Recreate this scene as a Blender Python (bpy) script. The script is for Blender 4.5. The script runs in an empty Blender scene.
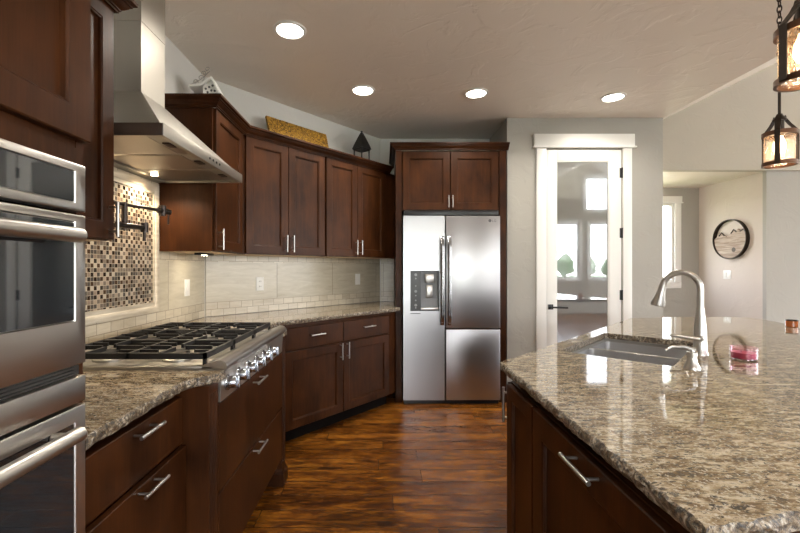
import bpy, bmesh, math, random
from mathutils import Vector, Matrix, noise
from mathutils.geometry import tessellate_polygon
random.seed(7)
S = bpy.context.scene
COL = S.collection
R = math.radians

# ------------------------------------------------------------------ camera
CAMH = 1.289
cd = bpy.data.cameras.new('camera'); cam = bpy.data.objects.new('camera', cd); COL.objects.link(cam)
cam.location = (0, 0, CAMH); cam.rotation_euler = (R(90), 0, 0)
cd.sensor_width = 36; cd.lens = 18.378; cd.shift_x = .02077; cd.shift_y = .0019; cd.clip_start = .02
S.camera = cam
# ------------------------------------------------------------------ view
S.view_settings.view_transform = 'Standard'; S.view_settings.look = 'None'
S.view_settings.gamma = 1; S.view_settings.use_curve_mapping = False
S.view_settings.exposure = 0.64
# ------------------------------------------------------------------ sky
W = bpy.data.worlds.new('sky'); S.world = W; W.use_nodes = True
nt = W.node_tree; nt.nodes.clear()
_o = nt.nodes.new('ShaderNodeOutputWorld'); _b = nt.nodes.new('ShaderNodeBackground')
_r = nt.nodes.new('ShaderNodeValToRGB'); _t = nt.nodes.new('ShaderNodeTexCoord'); _s = nt.nodes.new('ShaderNodeSeparateXYZ')
nt.links.new(_t.outputs['Generated'], _s.inputs[0]); nt.links.new(_s.outputs[2], _r.inputs[0])
_r.color_ramp.elements[0].position = 0; _r.color_ramp.elements[0].color = (1, .985, .96, 1)
_r.color_ramp.elements[1].position = .6; _r.color_ramp.elements[1].color = (.74, .84, 1, 1)
nt.links.new(_r.outputs[0], _b.inputs[0]); _b.inputs[1].default_value = 8.0
nt.links.new(_b.outputs[0], _o.inputs[0])

def portal(loc, rot, sx, sy):
    l = bpy.data.lights.new('window_daylight', 'AREA'); l.shape = 'RECTANGLE'; l.size = sx; l.size_y = sy
    l.cycles.is_portal = True
    o = bpy.data.objects.new('window_daylight', l); o.location = loc; o.rotation_euler = rot; COL.objects.link(o)
BACKY = -3.6; RIGHTX = 8.2
# openings of the living side: (x0, x1, z0, z1) in the wall behind the camera
BACKWIN = [(-.5, 2.3, .12, 2.3), (3.2, 4.1, 1.0, 2.56), (4.62, 5.54, 1.0, 2.56), (5.86, 6.80, 1.0, 2.56), (5.74, 6.80, 2.93, 3.86)]  # the widest, near the floor, is unseen and put in for light and reflections
RIGHTWIN = [(-2.9, -.3, .5, 2.7), (.3, 3.6, .5, 2.7)]          # (y0, y1, z0, z1), unseen windows, made large to let in more daylight
ALCWIN = (3.30, 4.184, 1.087, 2.225)
for a in BACKWIN: portal(((a[0]+a[1])/2, BACKY-.06, (a[2]+a[3])/2), (R(90), 0, 0), a[1]-a[0], a[3]-a[2])
for a in RIGHTWIN: portal((RIGHTX+.06, (a[0]+a[1])/2, (a[2]+a[3])/2), (R(90), 0, R(90)), a[1]-a[0], a[3]-a[2])
portal((sum(ALCWIN[:2])/2, 6.0, sum(ALCWIN[2:])/2), (R(90), 0, R(180)), .88, 1.14)
CAN_POWER = 11; HOOD_POWER = 2.6; PEND_POWER = 1.6

# ================================================================== materials
MATS = {}
def newmat(name):
    m = bpy.data.materials.new(name); m.use_nodes = True; MATS[name] = m
    n = m.node_tree.nodes; b = n['Principled BSDF']
    return m, n, m.node_tree.links, b
def plain(name, col, rough=.5, metal=0, emit=None, es=0, coat=0, trans=0, ior=None, alpha=None):
    m, n, l, b = newmat(name)
    b.inputs['Base Color'].default_value = (*col, 1); b.inputs['Roughness'].default_value = rough
    b.inputs['Metallic'].default_value = metal; b.inputs['Coat Weight'].default_value = coat
    b.inputs['Transmission Weight'].default_value = trans
    if ior: b.inputs['IOR'].default_value = ior
    if emit: b.inputs['Emission Color'].default_value = (*emit, 1); b.inputs['Emission Strength'].default_value = es
    return m
def tc(n, l, scale=(1, 1, 1), rot=(0, 0, 0), loc=(0, 0, 0), rnd=0, src='Object'):
    t = n.new('ShaderNodeTexCoord'); mp = n.new('ShaderNodeMapping')
    mp.inputs['Scale'].default_value = scale; mp.inputs['Rotation'].default_value = rot; mp.inputs['Location'].default_value = loc
    if rnd:
        oi = n.new('ShaderNodeObjectInfo'); va = n.new('ShaderNodeVectorMath'); va.operation = 'ADD'
        mu = n.new('ShaderNodeMath'); mu.operation = 'MULTIPLY'; mu.inputs[1].default_value = rnd
        l.new(oi.outputs['Random'], mu.inputs[0]); l.new(t.outputs[src], va.inputs[0]); l.new(mu.outputs[0], va.inputs[1])
        l.new(va.outputs[0], mp.inputs[0])
    else: l.new(t.outputs[src], mp.inputs[0])
    return mp.outputs[0]
def noi(n, l, vec, scale, detail=4, rough=.55, dist=0):
    x = n.new('ShaderNodeTexNoise'); x.inputs['Scale'].default_value = scale; x.inputs['Detail'].default_value = detail
    x.inputs['Roughness'].default_value = rough; x.inputs['Distortion'].default_value = dist; l.new(vec, x.inputs['Vector'])
    return x.outputs[0]
def ramp(n, l, fac, stops, interp='LINEAR'):
    r = n.new('ShaderNodeValToRGB'); e = r.color_ramp; e.interpolation = interp
    while len(e.elements) < len(stops): e.elements.new(.5)
    for q, (p, c) in zip(e.elements, stops): q.position = p; q.color = (*c, 1) if len(c) == 3 else c
    l.new(fac, r.inputs[0]); return r.outputs[0]
def mix(n, l, fac, a, b, mode='MIX'):
    x = n.new('ShaderNodeMix'); x.data_type = 'RGBA'; x.blend_type = mode
    for s, v in ((0, fac), (6, a), (7, b)):
        if isinstance(v, (int, float)): x.inputs[s].default_value = v
        elif isinstance(v, tuple): x.inputs[s].default_value = (*v, 1)
        else: l.new(v, x.inputs[s])
    return x.outputs[2]
def bump(n, l, b, h, strength=.2, dist=.01):
    x = n.new('ShaderNodeBump'); x.inputs['Strength'].default_value = strength; x.inputs['Distance'].default_value = dist
    l.new(h, x.inputs['Height']); l.new(x.outputs[0], b.inputs['Normal'])

def wood(name, dark, mid, light, rough=.38, scale=(14, 14, 1.4)):
    m, n, l, b = newmat(name)
    v = tc(n, l, scale, rnd=7.0)
    a = noi(n, l, v, 2.2, 6, .6, .6); c = noi(n, l, v, .5, 3, .6, .4)
    v2 = tc(n, l, (90, 90, 4), rnd=3.0); fine = noi(n, l, v2, 2, 3, .6)
    v3 = tc(n, l, (3, 3, 2.2), rnd=5.0); mot = noi(n, l, v3, 1.6, 3, .6)
    g = ramp(n, l, a, [(.25, dark), (.5, mid), (.78, light)])
    g = mix(n, l, .55, g, ramp(n, l, mot, [(.3, dark), (.7, light)]))
    g = mix(n, l, .30, g, ramp(n, l, fine, [(.35, dark), (.65, mid)]))
    l.new(g, b.inputs['Base Color']); b.inputs['Roughness'].default_value = rough
    b.inputs['Specular IOR Level'].default_value = .14
    bump(n, l, b, fine, .05, .002)
    return m
wood('cherry', (.010, .0034, .0014), (.036, .0116, .0038), (.098, .032, .0088))
wood('cherry_door', (.010, .0034, .0014), (.040, .0130, .0042), (.110, .036, .0098))
wood('maple', (.55, .40, .24), (.62, .46, .28), (.70, .53, .33), .5)
plain('dark_void', (.006, .005, .005), .8)
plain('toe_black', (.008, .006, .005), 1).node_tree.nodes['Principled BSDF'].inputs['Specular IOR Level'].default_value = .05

def steel(name, col, rough, ax=(1, 1, 120), amt=.10):
    m, n, l, b = newmat(name)
    v = tc(n, l, ax, rnd=3); s = noi(n, l, v, 6, 3, .6)
    l.new(ramp(n, l, s, [(.3, (rough-amt/2,)*3), (.7, (rough+amt/2,)*3)]), b.inputs['Roughness'])
    l.new(ramp(n, l, s, [(.3, tuple(c*.98 for c in col)), (.7, col)]), b.inputs['Base Color'])
    b.inputs['Metallic'].default_value = 1
    bump(n, l, b, s, .008, .001)
    return m
steel('steel', (.60, .57, .52), .38, (1, 1, 120))
steel('steel_fridge', (.43, .43, .44), .33, (1, 1, 90), .08)
steel('steel_oven', (.56, .54, .51), .30, (1, 1, 40), .03)
steel('steel_hood', (.44, .415, .37), .42, (1, 1, 60), .06)
steel('steel_sink', (.60, .60, .61), .38, (60, 60, 60))
plain('nickel', (.48, .465, .44), .32, 1)
plain('chrome', (.42, .44, .48), .22, 1)
plain('handle_steel', (.30, .30, .31), .25, 1)
plain('black_iron', (.014, .013, .013), .42)
plain('black_enamel', (.012, .012, .012), .2, coat=.5)
plain('bronze', (.035, .025, .018), .38, .7)
plain('dark_bronze', (.05, .04, .035), .35, .85)
plain('copper_ring', (.11, .055, .03), .35, .8)
plain('black_glass', (.010, .014, .018), .03, coat=1)
plain('black_plastic', (.012, .012, .013), .3)
plain('grey_plastic', (.25, .26, .27), .4)
plain('white_plastic', (.80, .79, .75), .35)
plain('white_trim', (.80, .79, .755), .35)
plain('white_paint', (.78, .77, .73), .5)
plain('print_grey', (.10, .10, .11), .5)
plain('lens', (1, 1, 1), .4, emit=(1, .93, .82), es=14)
plain('bulb', (1, .8, .5), .3, emit=(1, .72, .42), es=9)
plain('halogen', (1, .9, .7), .3, emit=(1, .80, .52), es=25)
plain('wax', (.50, .055, .14), .35, coat=.3)
plain('rose_glass', (1, .75, .82), .03, trans=1, ior=1.45)
plain('clear_glass', (.97, .98, .97), .02, trans=1, ior=1.45)
plain('amber_glass', (.35, .10, .03), .08, coat=.5)
plain('lawn', (.10, .16, .04), .9)
plain('bark', (.10, .07, .05), .9)

def leafmat():
    m, n, l, b = newmat('foliage'); v = tc(n, l, rnd=3); s = noi(n, l, v, 3, 3)
    l.new(ramp(n, l, s, [(.3, (.03, .05, .02)), (.7, (.12, .17, .07))]), b.inputs['Base Color']); b.inputs['Roughness'].default_value = .9
leafmat()
plain('bounce_concrete', (.55, .53, .49), .8)  # pale tone of the added slab that throws daylight upwards

def plaster(name, col, bscale=5, bstr=.25, mott=.04, rough=.8):
    m, n, l, b = newmat(name)
    v = tc(n, l); s = noi(n, l, v, 1.3, 3, .5)
    l.new(ramp(n, l, s, [(.3, tuple(c*(1-mott) for c in col)), (.7, tuple(c*(1+mott) for c in col))]), b.inputs['Base Color'])
    k = ramp(n, l, noi(n, l, v, bscale, 5, .55, 1.2), [(.50, (0, 0, 0)), (.60, (1, 1, 1))])
    b.inputs['Roughness'].default_value = rough
    bump(n, l, b, k, bstr, .004)
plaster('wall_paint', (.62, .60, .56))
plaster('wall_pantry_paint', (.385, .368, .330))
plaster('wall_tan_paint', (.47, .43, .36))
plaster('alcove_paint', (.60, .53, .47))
plaster('ceiling_paint', (.80, .73, .64), 4, .5, .03, .5)

def granite():
    m, n, l, b = newmat('granite')
    v = tc(n, l, (1, 1, 1), rot=(0, 0, R(40))); st = tc(n, l, (.55, 1.5, 1), rot=(0, 0, R(-12)))
    big = noi(n, l, st, 5, 5, .6, .5)
    mid = noi(n, l, st, 42, 4, .65, .6)
    fine = noi(n, l, v, 150, 3, .7)
    c = ramp(n, l, mid, [(.34, (.05, .03, .015)), (.44, (.16, .105, .052)), (.52, (.32, .25, .155)), (.62, (.55, .48, .36))])
    c = mix(n, l, ramp(n, l, big, [(.35, (0, 0, 0)), (.65, (.55, .55, .55))]), c, mix(n, l, mid, (.12, .075, .035), (.38, .29, .18)))
    dark = ramp(n, l, noi(n, l, st, 74, 4, .75, 1.2), [(.54, (0, 0, 0)), (.585, (1, 1, 1))])
    c = mix(n, l, dark, c, (.035, .026, .020))
    c = mix(n, l, ramp(n, l, fine, [(.56, (0, 0, 0)), (.62, (.9, .9, .9))]), c, (.50, .455, .37))
    c = mix(n, l, ramp(n, l, fine, [(.30, (.8, .8, .8)), (.38, (0, 0, 0))]), c, (.07, .055, .045))
    l.new(c, b.inputs['Base Color']); b.inputs['Roughness'].default_value = .045; b.inputs['IOR'].default_value = 1.6
    m2, n, l, b = newmat('granite_edge')
    v = tc(n, l); mid = noi(n, l, v, 55, 5, .7, .8); f2 = noi(n, l, v, 130, 4, .7)
    c = ramp(n, l, mid, [(.38, (.03, .022, .016)), (.47, (.14, .095, .05)), (.55, (.33, .27, .19)), (.66, (.60, .57, .51))])
    c = mix(n, l, ramp(n, l, f2, [(.50, (0, 0, 0)), (.57, (1, 1, 1))]), c, (.05, .045, .04))
    l.new(c, b.inputs['Base Color']); b.inputs['Roughness'].default_value = .3
    bump(n, l, b, mid, .6, .01)
granite()

def floor_mat():
    m, n, l, b = newmat('hardwood')
    v = tc(n, l)
    sp = n.new('ShaderNodeSeparateXYZ'); l.new(v, sp.inputs[0])
    dv = n.new('ShaderNodeMath'); dv.operation = 'DIVIDE'; dv.inputs[1].default_value = .145; l.new(sp.outputs[1], dv.inputs[0])
    fl = n.new('ShaderNodeMath'); fl.operation = 'FLOOR'; l.new(dv.outputs[0], fl.inputs[0])
    wn = n.new('ShaderNodeTexWhiteNoise'); wn.noise_dimensions = '1D'; l.new(fl.outputs[0], wn.inputs['W'])
    ax = n.new('ShaderNodeMath'); ax.operation = 'MULTIPLY_ADD'; ax.inputs[1].default_value = 1.35; l.new(wn.outputs['Value'], ax.inputs[0]); l.new(sp.outputs[0], ax.inputs[2])
    cv = n.new('ShaderNodeCombineXYZ'); l.new(ax.outputs[0], cv.inputs[0]); l.new(sp.outputs[1], cv.inputs[1])
    br = n.new('ShaderNodeTexBrick'); l.new(cv.outputs[0], br.inputs['Vector'])
    br.inputs['Scale'].default_value = 1; br.inputs['Brick Width'].default_value = 1.35; br.inputs['Row Height'].default_value = .145
    br.inputs['Mortar Size'].default_value = .0025; br.inputs['Mortar Smooth'].default_value = .4; br.offset = 0
    br.inputs['Color1'].default_value = (0, 0, 0, 1); br.inputs['Color2'].default_value = (1, 1, 1, 1); br.inputs['Mortar'].default_value = (.5, .5, .5, 1)
    sc = n.new('ShaderNodeVectorMath'); sc.operation = 'ADD'
    mu = n.new('ShaderNodeVectorMath'); mu.operation = 'SCALE'; mu.inputs[3].default_value = 9; l.new(br.outputs['Color'], mu.inputs[0])
    l.new(v, sc.inputs[0]); l.new(mu.outputs[0], sc.inputs[1])
    mp = n.new('ShaderNodeMapping'); mp.inputs['Scale'].default_value = (2.2, 17, 1); l.new(sc.outputs[0], mp.inputs[0])
    g = noi(n, l, mp.outputs[0], 2.2, 7, .68, 1.2)
    mp2 = n.new('ShaderNodeMapping'); mp2.inputs['Scale'].default_value = (1.3, 4, 1); b.inputs['Specular IOR Level'].default_value = .35; l.new(sc.outputs[0], mp2.inputs[0])
    blot = noi(n, l, mp2.outputs[0], 2.0, 5, .65, 1.0)
    c = ramp(n, l, g, [(.36, (.014, .0045, .002)), (.46, (.10, .030, .004)), (.55, (.38, .135, .016)), (.68, (.72, .31, .040))])
    c2 = ramp(n, l, blot, [(.38, (.014, .005, .002)), (.50, (.16, .050, .008)), (.64, (.46, .175, .024))])
    c = mix(n, l, .5, c, c2)
    c = mix(n, l, 1.0, c, ramp(n, l, br.outputs['Color'], [(0, (.55, .50, .45)), (1, (1.0, 1.0, 1.0))]), 'MULTIPLY')
    c = mix(n, l, br.outputs['Fac'], c, (.012, .005, .003))
    l.new(c, b.inputs['Base Color'])
    l.new(ramp(n, l, g, [(.3, (.34,)*3), (.7, (.20,)*3)]), b.inputs['Roughness'])
    mm = n.new('ShaderNodeMath'); mm.operation = 'MULTIPLY_ADD'; mm.inputs[1].default_value = -1.5
    l.new(br.outputs['Fac'], mm.inputs[0]); l.new(blot, mm.inputs[2])
    bump(n, l, b, mm.outputs[0], .35, .006)
floor_mat()

def tile_mat(name, bw, bh, c1, c2, mortar, ms=.0022, off=.5, vein=True, z0=0, x0=0):
    # local x along the wall, local z up
    m, n, l, b = newmat(name)
    t = n.new('ShaderNodeTexCoord'); s = n.new('ShaderNodeSeparateXYZ'); cb = n.new('ShaderNodeCombineXYZ')
    l.new(t.outputs['Object'], s.inputs[0])
    for i, (o_, d_) in enumerate(((0, x0), (2, z0))):
        a = n.new('ShaderNodeMath'); a.operation = 'SUBTRACT'; a.inputs[1].default_value = d_
        l.new(s.outputs[o_], a.inputs[0]); l.new(a.outputs[0], cb.inputs[i])
    br = n.new('ShaderNodeTexBrick'); l.new(cb.outputs[0], br.inputs['Vector'])
    br.inputs['Scale'].default_value = 1; br.inputs['Brick Width'].default_value = bw; br.inputs['Row Height'].default_value = bh
    br.inputs['Mortar Size'].default_value = ms; br.offset = off; br.inputs['Mortar Smooth'].default_value = .1
    br.inputs['Color1'].default_value = (0, 0, 0, 1); br.inputs['Color2'].default_value = (1, 1, 1, 1); br.inputs['Mortar'].default_value = (.5,)*3+(1,)
    c = ramp(n, l, br.outputs['Color'], [(0, c1), (1, c2)])
    if vein:
        mp = n.new('ShaderNodeMapping'); mp.inputs['Scale'].default_value = (2, 1, 12); l.new(t.outputs['Object'], mp.inputs[0])
        va = n.new('ShaderNodeVectorMath'); va.operation = 'ADD'; l.new(mp.outputs[0], va.inputs[0]); l.new(br.outputs['Color'], va.inputs[1])
        v = noi(n, l, va.outputs[0], 2.2, 6, .65, .8)
        c = mix(n, l, .5, c, ramp(n, l, v, [(.3, (.40, .335, .23)), (.5, (.54, .48, .36)), (.72, (.68, .62, .50))]))
    c = mix(n, l, br.outputs['Fac'], c, mortar)
    l.new(c, b.inputs['Base Color']); b.inputs['Roughness'].default_value = .28
    iv = n.new('ShaderNodeMath'); iv.operation = 'SUBTRACT'; iv.inputs[0].default_value = 1; l.new(br.outputs['Fac'], iv.inputs[1])
    bump(n, l, b, iv.outputs[0], .5, .003)
tile_mat('tile_brick', .102, .0535, (.42, .36, .265), (.68, .61, .49), (.30, .25, .18), z0=.9155)
tile_mat('tile_large', .646, .40, (.44, .405, .32), (.62, .575, .475), (.28, .23, .17), ms=.003, off=0, z0=.95)

def mosaic_mat():
    m, n, l, b = newmat('mosaic')
    t = n.new('ShaderNodeTexCoord'); mp = n.new('ShaderNodeMapping'); mp.inputs['Scale'].default_value = (1/.0215, 1/.0215, 1/.0215)
    l.new(t.outputs['Object'], mp.inputs[0])
    s = n.new('ShaderNodeSeparateXYZ'); l.new(mp.outputs[0], s.inputs[0])
    def math_(op, a, b_=None):
        x = n.new('ShaderNodeMath'); x.operation = op
        for i, q in enumerate((a, b_)):
            if q is None: continue
            if isinstance(q, (int, float)): x.inputs[i].default_value = q
            else: l.new(q, x.inputs[i])
        return x.outputs[0]
    fx = math_('FLOOR', s.outputs[0]); fz = math_('FLOOR', s.outputs[2])
    cb = n.new('ShaderNodeCombineXYZ'); l.new(fx, cb.inputs[0]); l.new(fz, cb.inputs[1])
    wn = n.new('ShaderNodeTexWhiteNoise'); wn.noise_dimensions = '2D'; l.new(cb.outputs[0], wn.inputs['Vector'])
    par = math_('MODULO', math_('ABSOLUTE', math_('ADD', fx, fz)), 2.0)
    # mostly a chequer of dark and light with some strays
    val = math_('ADD', math_('MULTIPLY', par, .40), math_('MULTIPLY', wn.outputs['Value'], .60))
    c = ramp(n, l, val, [(0, (.030, .018, .012)), (.16, (.075, .045, .028)), (.30, (.035, .028, .022)), (.49, (.13, .10, .075)), (.60, (.34, .27, .20)), (.74, (.42, .36, .28)), (.90, (.22, .16, .11))], 'CONSTANT')
    dx = math_('ABSOLUTE', math_('SUBTRACT', math_('FRACT', s.outputs[0]), .5)); dz = math_('ABSOLUTE', math_('SUBTRACT', math_('FRACT', s.outputs[2]), .5))
    g = math_('GREATER_THAN', math_('MAXIMUM', dx, dz), .455)
    c = mix(n, l, g, c, (.50, .44, .35))
    l.new(c, b.inputs['Base Color'])
    l.new(ramp(n, l, val, [(.3, (.08,)*3), (.4, (.35,)*3)]), b.inputs['Roughness'])
    iv = math_('SUBTRACT', 1.0, g); bump(n, l, b, iv, .4, .002)
mosaic_mat()
def travertine():
    m, n, l, b = newmat('travertine'); v = tc(n, l, (1, 1, 8)); s = noi(n, l, v, 5, 5, .6, .4)
    l.new(ramp(n, l, s, [(.3, (.46, .39, .29)), (.7, (.66, .60, .49))]), b.inputs['Base Color']); b.inputs['Roughness'].default_value = .35
travertine()
def gold():
    m, n, l, b = newmat('gold_carved'); v = tc(n, l, (1, 1, 1)); s = noi(n, l, v, 60, 4, .7, 1.5)
    l.new(ramp(n, l, s, [(.40, (.035, .016, .004)), (.50, (.34, .17, .018)), (.64, (.70, .40, .05))]), b.inputs['Base Color'])
    b.inputs['Roughness'].default_value = .4; b.inputs['Metallic'].default_value = .35; bump(n, l, b, s, .8, .006)
gold()
def barnwood():
    m, n, l, b = newmat('barnwood'); v = tc(n, l, (1, 3, 16)); s = noi(n, l, v, 3, 6, .65, .8)
    l.new(ramp(n, l, s, [(.28, (.10, .065, .045)), (.45, (.34, .25, .19)), (.62, (.52, .43, .35)), (.8, (.68, .60, .52))]), b.inputs['Base Color']); b.inputs['Roughness'].default_value = .7
barnwood()
def frosted():      # satin pantry pane: a blurred view of the pantry under a clear polished face
    m, n, l, b = newmat('frosted_glass'); n.remove(b); o = n['Material Output']
    t = n.new('ShaderNodeBsdfRefraction'); t.inputs['Roughness'].default_value = .45; t.inputs['IOR'].default_value = 1.05
    t.inputs['Color'].default_value = (.62, .64, .64, 1)
    d = n.new('ShaderNodeBsdfDiffuse'); d.inputs['Color'].default_value = (.22, .23, .23, 1)
    g = n.new('ShaderNodeBsdfGlossy'); g.inputs['Roughness'].default_value = .01; g.inputs['Color'].default_value = (.95, .97, 1, 1)
    a = n.new('ShaderNodeMixShader'); a.inputs[0].default_value = .25; l.new(t.outputs[0], a.inputs[1]); l.new(d.outputs[0], a.inputs[2])
    c = n.new('ShaderNodeMixShader'); c.inputs[0].default_value = .30; l.new(a.outputs[0], c.inputs[1]); l.new(g.outputs[0], c.inputs[2])
    l.new(c.outputs[0], o.inputs[0])
frosted()
def seeded():       # bubbly pendant glass, thin walled
    m, n, l, b = newmat('seeded_glass'); n.remove(b); o = n['Material Output']
    v = tc(n, l); w = n.new('ShaderNodeTexVoronoi'); w.inputs['Scale'].default_value = 130; l.new(v, w.inputs['Vector'])
    t = n.new('ShaderNodeBsdfTransparent'); t.inputs['Color'].default_value = (.96, .90, .84, 1)
    g = n.new('ShaderNodeBsdfGlossy'); g.inputs['Roughness'].default_value = .12
    tr = n.new('ShaderNodeBsdfTranslucent'); tr.inputs['Color'].default_value = (.95, .72, .52, 1)
    bp = n.new('ShaderNodeBump'); bp.inputs['Strength'].default_value = .8; bp.inputs['Distance'].default_value = .003
    l.new(w.outputs[0], bp.inputs['Height']); l.new(bp.outputs[0], g.inputs['Normal'])
    a = n.new('ShaderNodeMixShader'); l.new(t.outputs[0], a.inputs[1]); l.new(g.outputs[0], a.inputs[2]); a.inputs[0].default_value = .12
    c = n.new('ShaderNodeMixShader'); l.new(ramp(n, l, w.outputs[0], [(.12, (.45,)*3), (.3, (.07,)*3)]), c.inputs[0])
    l.new(a.outputs[0], c.inputs[1]); l.new(tr.outputs[0], c.inputs[2]); l.new(c.outputs[0], o.inputs[0])
seeded()
def pane():         # thin window pane
    m, n, l, b = newmat('window_glass'); n.remove(b); o = n['Material Output']
    t = n.new('ShaderNodeBsdfTransparent'); g = n.new('ShaderNodeBsdfGlossy'); g.inputs['Roughness'].default_value = .0
    a = n.new('ShaderNodeMixShader'); a.inputs[0].default_value = .06
    l.new(t.outputs[0], a.inputs[1]); l.new(g.outputs[0], a.inputs[2]); l.new(a.outputs[0], o.inputs[0])
pane()

# ================================================================== mesh helpers
class MB:
    def __init__(s): s.v = []; s.f = []; s.mi = []; s.cur = 0
    def add(s, vs, fs):
        o = len(s.v); s.v += [tuple(v) for v in vs]
        for f in fs: s.f.append([o+i for i in f]); s.mi.append(s.cur)
        return s
    def box(s, x0, x1, y0, y1, z0, z1, bev=0):
        if x0 > x1: x0, x1 = x1, x0
        if y0 > y1: y0, y1 = y1, y0
        if z0 > z1: z0, z1 = z1, z0
        if bev <= 0:
            v = [(x, y, z) for x in (x0, x1) for y in (y0, y1) for z in (z0, z1)]
            return s.add(v, [(0, 1, 3, 2), (4, 6, 7, 5), (0, 4, 5, 1), (2, 3, 7, 6), (0, 2, 6, 4), (1, 5, 7, 3)])
        bm = bmesh.new(); bmesh.ops.create_cube(bm, size=1)
        for q in bm.verts: q.co = Vector(((x0+x1)/2+q.co.x*(x1-x0), (y0+y1)/2+q.co.y*(y1-y0), (z0+z1)/2+q.co.z*(z1-z0)))
        bmesh.ops.bevel(bm, geom=list(bm.edges), offset=bev, segments=2, profile=.5, affect='EDGES')
        bm.verts.index_update(); s.add([q.co[:] for q in bm.verts], [[q.index for q in f.verts] for f in bm.faces]); bm.free(); return s
    def loft(s, rings, cap0=True, cap1=True, closed=True):
        n = len(rings[0]); vs = [p for r in rings for p in r]; fs = []
        for i in range(len(rings)-1):
            for j in range(n if closed else n-1):
                k = (j+1) % n; fs.append((i*n+j, i*n+k, (i+1)*n+k, (i+1)*n+j))
        if cap0: fs.append(list(range(n-1, -1, -1)))
        if cap1: fs.append([(len(rings)-1)*n+j for j in range(n)])
        return s.add(vs, fs)
    def lathe(s, prof, c=(0, 0, 0), axis='z', seg=24, cap=True):
        rs = []
        for r, h in prof:
            ring = []
            for k in range(seg):
                a = 2*math.pi*k/seg; u, w = r*math.cos(a), r*math.sin(a)
                p = {'z': (u, w, h), 'y': (u, h, w), 'x': (h, u, w)}[axis]
                ring.append((p[0]+c[0], p[1]+c[1], p[2]+c[2]))
            rs.append(ring)
        return s.loft(rs, cap, cap)
    def tube(s, pts, r, seg=12, cap=True):
        pts = [Vector(p) for p in pts]; rad = r if isinstance(r, (list, tuple)) else [r]*len(pts)
        rs = []; up = None
        for i, p in enumerate(pts):
            t = (pts[min(i+1, len(pts)-1)]-pts[max(i-1, 0)]).normalized()
            if up is None:
                up = Vector((0, 0, 1)) if abs(t.z) < .9 else Vector((1, 0, 0))
            up = (up-t*up.dot(t)).normalized(); w = t.cross(up)
            rs.append([tuple(p+up*rad[i]*math.cos(2*math.pi*k/seg)+w*rad[i]*math.sin(2*math.pi*k/seg)) for k in range(seg)])
        return s.loft(rs, cap, cap)
    def prism(s, poly, z0, z1):
        return s.loft([[(x, y, z0) for x, y in poly], [(x, y, z1) for x, y in poly]])
    def prism_y(s, poly, y0, y1):      # poly in x,z
        return s.loft([[(x, y0, z) for x, z in poly], [(x, y1, z) for x, z in poly]])
    def prism_x(s, poly, x0, x1):      # poly in y,z
        return s.loft([[(x0, y, z) for y, z in poly], [(x1, y, z) for y, z in poly]])
    def xf(s, M):
        s.v = [tuple(M @ Vector(v)) for v in s.v]; return s
    def build(s, name, mat, parent=None, smooth=True, mats=None):
        me = bpy.data.meshes.new(name); me.from_pydata(s.v, [], s.f)
        bm = bmesh.new(); bm.from_mesh(me); bmesh.ops.remove_doubles(bm, verts=bm.verts, dist=1e-6)
        bmesh.ops.recalc_face_normals(bm, faces=bm.faces)
        bm.to_mesh(me); bm.free()
        for m in (mats or [mat]): me.materials.append(MATS[m])
        if mats:
            if len(me.polygons) == len(s.mi):
                for p, k in zip(me.polygons, s.mi): p.material_index = k
        if smooth: me.shade_smooth(); me.set_sharp_from_angle(angle=R(35))
        o = bpy.data.objects.new(name, me); COL.objects.link(o)
        if parent: o.parent = parent
        return o
def box(*a, **k): return MB().box(*a, **k)
def tag(o, label, cat, group=None):
    o['label'] = label; o['category'] = cat
    if group: o['group'] = group
    return o
def thing(name, label, cat, loc=(0, 0, 0), rz=0, group=None):
    o = bpy.data.objects.new(name, None); o.empty_display_size = .05; COL.objects.link(o)
    o.location = loc; o.rotation_euler = (0, 0, rz); return tag(o, label, cat, group)
def struct(o): o['kind'] = 'structure'; return o
def clone(root, loc, rz, label):
    def cp(o, par):
        c = o.copy(); COL.objects.link(c)
        if par: c.parent = par
        for ch in kids.get(o.name, []): cp(ch, c)
        return c
    kids = {}
    for o in list(COL.objects):
        if o.parent: kids.setdefault(o.parent.name, []).append(o)
    c = cp(root, None); c.location = loc; c.rotation_euler = (0, 0, rz); c['label'] = label
    return c
# frames: local x = along the run left to right seen from its front, local y = into the wall
A = R(41.37); SD = (math.sin(A), math.cos(A)); SN = (math.cos(A), -math.sin(A)); CO = (-1.37, 3.117)
ROT_L = R(90); ROT_D = R(90)-A
def LP(z, depth=0, h=0): return (-1.37+depth, z, h)                        # point on the left run
def DP(t, p=0, h=0): return (CO[0]+t*SD[0]+p*SN[0], CO[1]+t*SD[1]+p*SN[1], h)   # point on the diagonal run
def toD(x, y):
    dx, dy = x-CO[0], y-CO[1]; return (dx*SD[0]+dy*SD[1], -(dx*SN[0]+dy*SN[1]))   # -> local x, local y

def ringdoor(x0, x1, z0, z1, yf, t=.02, st=.062, panel=True):
    """framed door, front face at y = yf, thickness t behind it"""
    m = MB()
    def rc(i, y): return [(x0+i, y, z0+i), (x1-i, y, z0+i), (x1-i, y, z1-i), (x0+i, y, z1-i)]
    rs = [rc(0, yf+t), rc(0, yf+.0025), rc(.0025, yf)]
    if panel: rs += [rc(st, yf), rc(st+.004, yf+.003), rc(st+.007, yf+.003), rc(st+.0095, yf+.013)]
    m.loft(rs); return m
def pull(mb, p0, p1, out, r=.0055, stand=.032, inset=.02):
    """bar pull from p0 to p1 lying on the face, standing off along out"""
    p0, p1, out = Vector(p0), Vector(p1), Vector(out); d = (p1-p0).normalized()
    mb.tube([p0+out*stand, p1+out*stand], r, 12)
    for q in (p0+d*inset, p1-d*inset): mb.tube([q, q+out*stand], r*.75, 8)
    return mb

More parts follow.
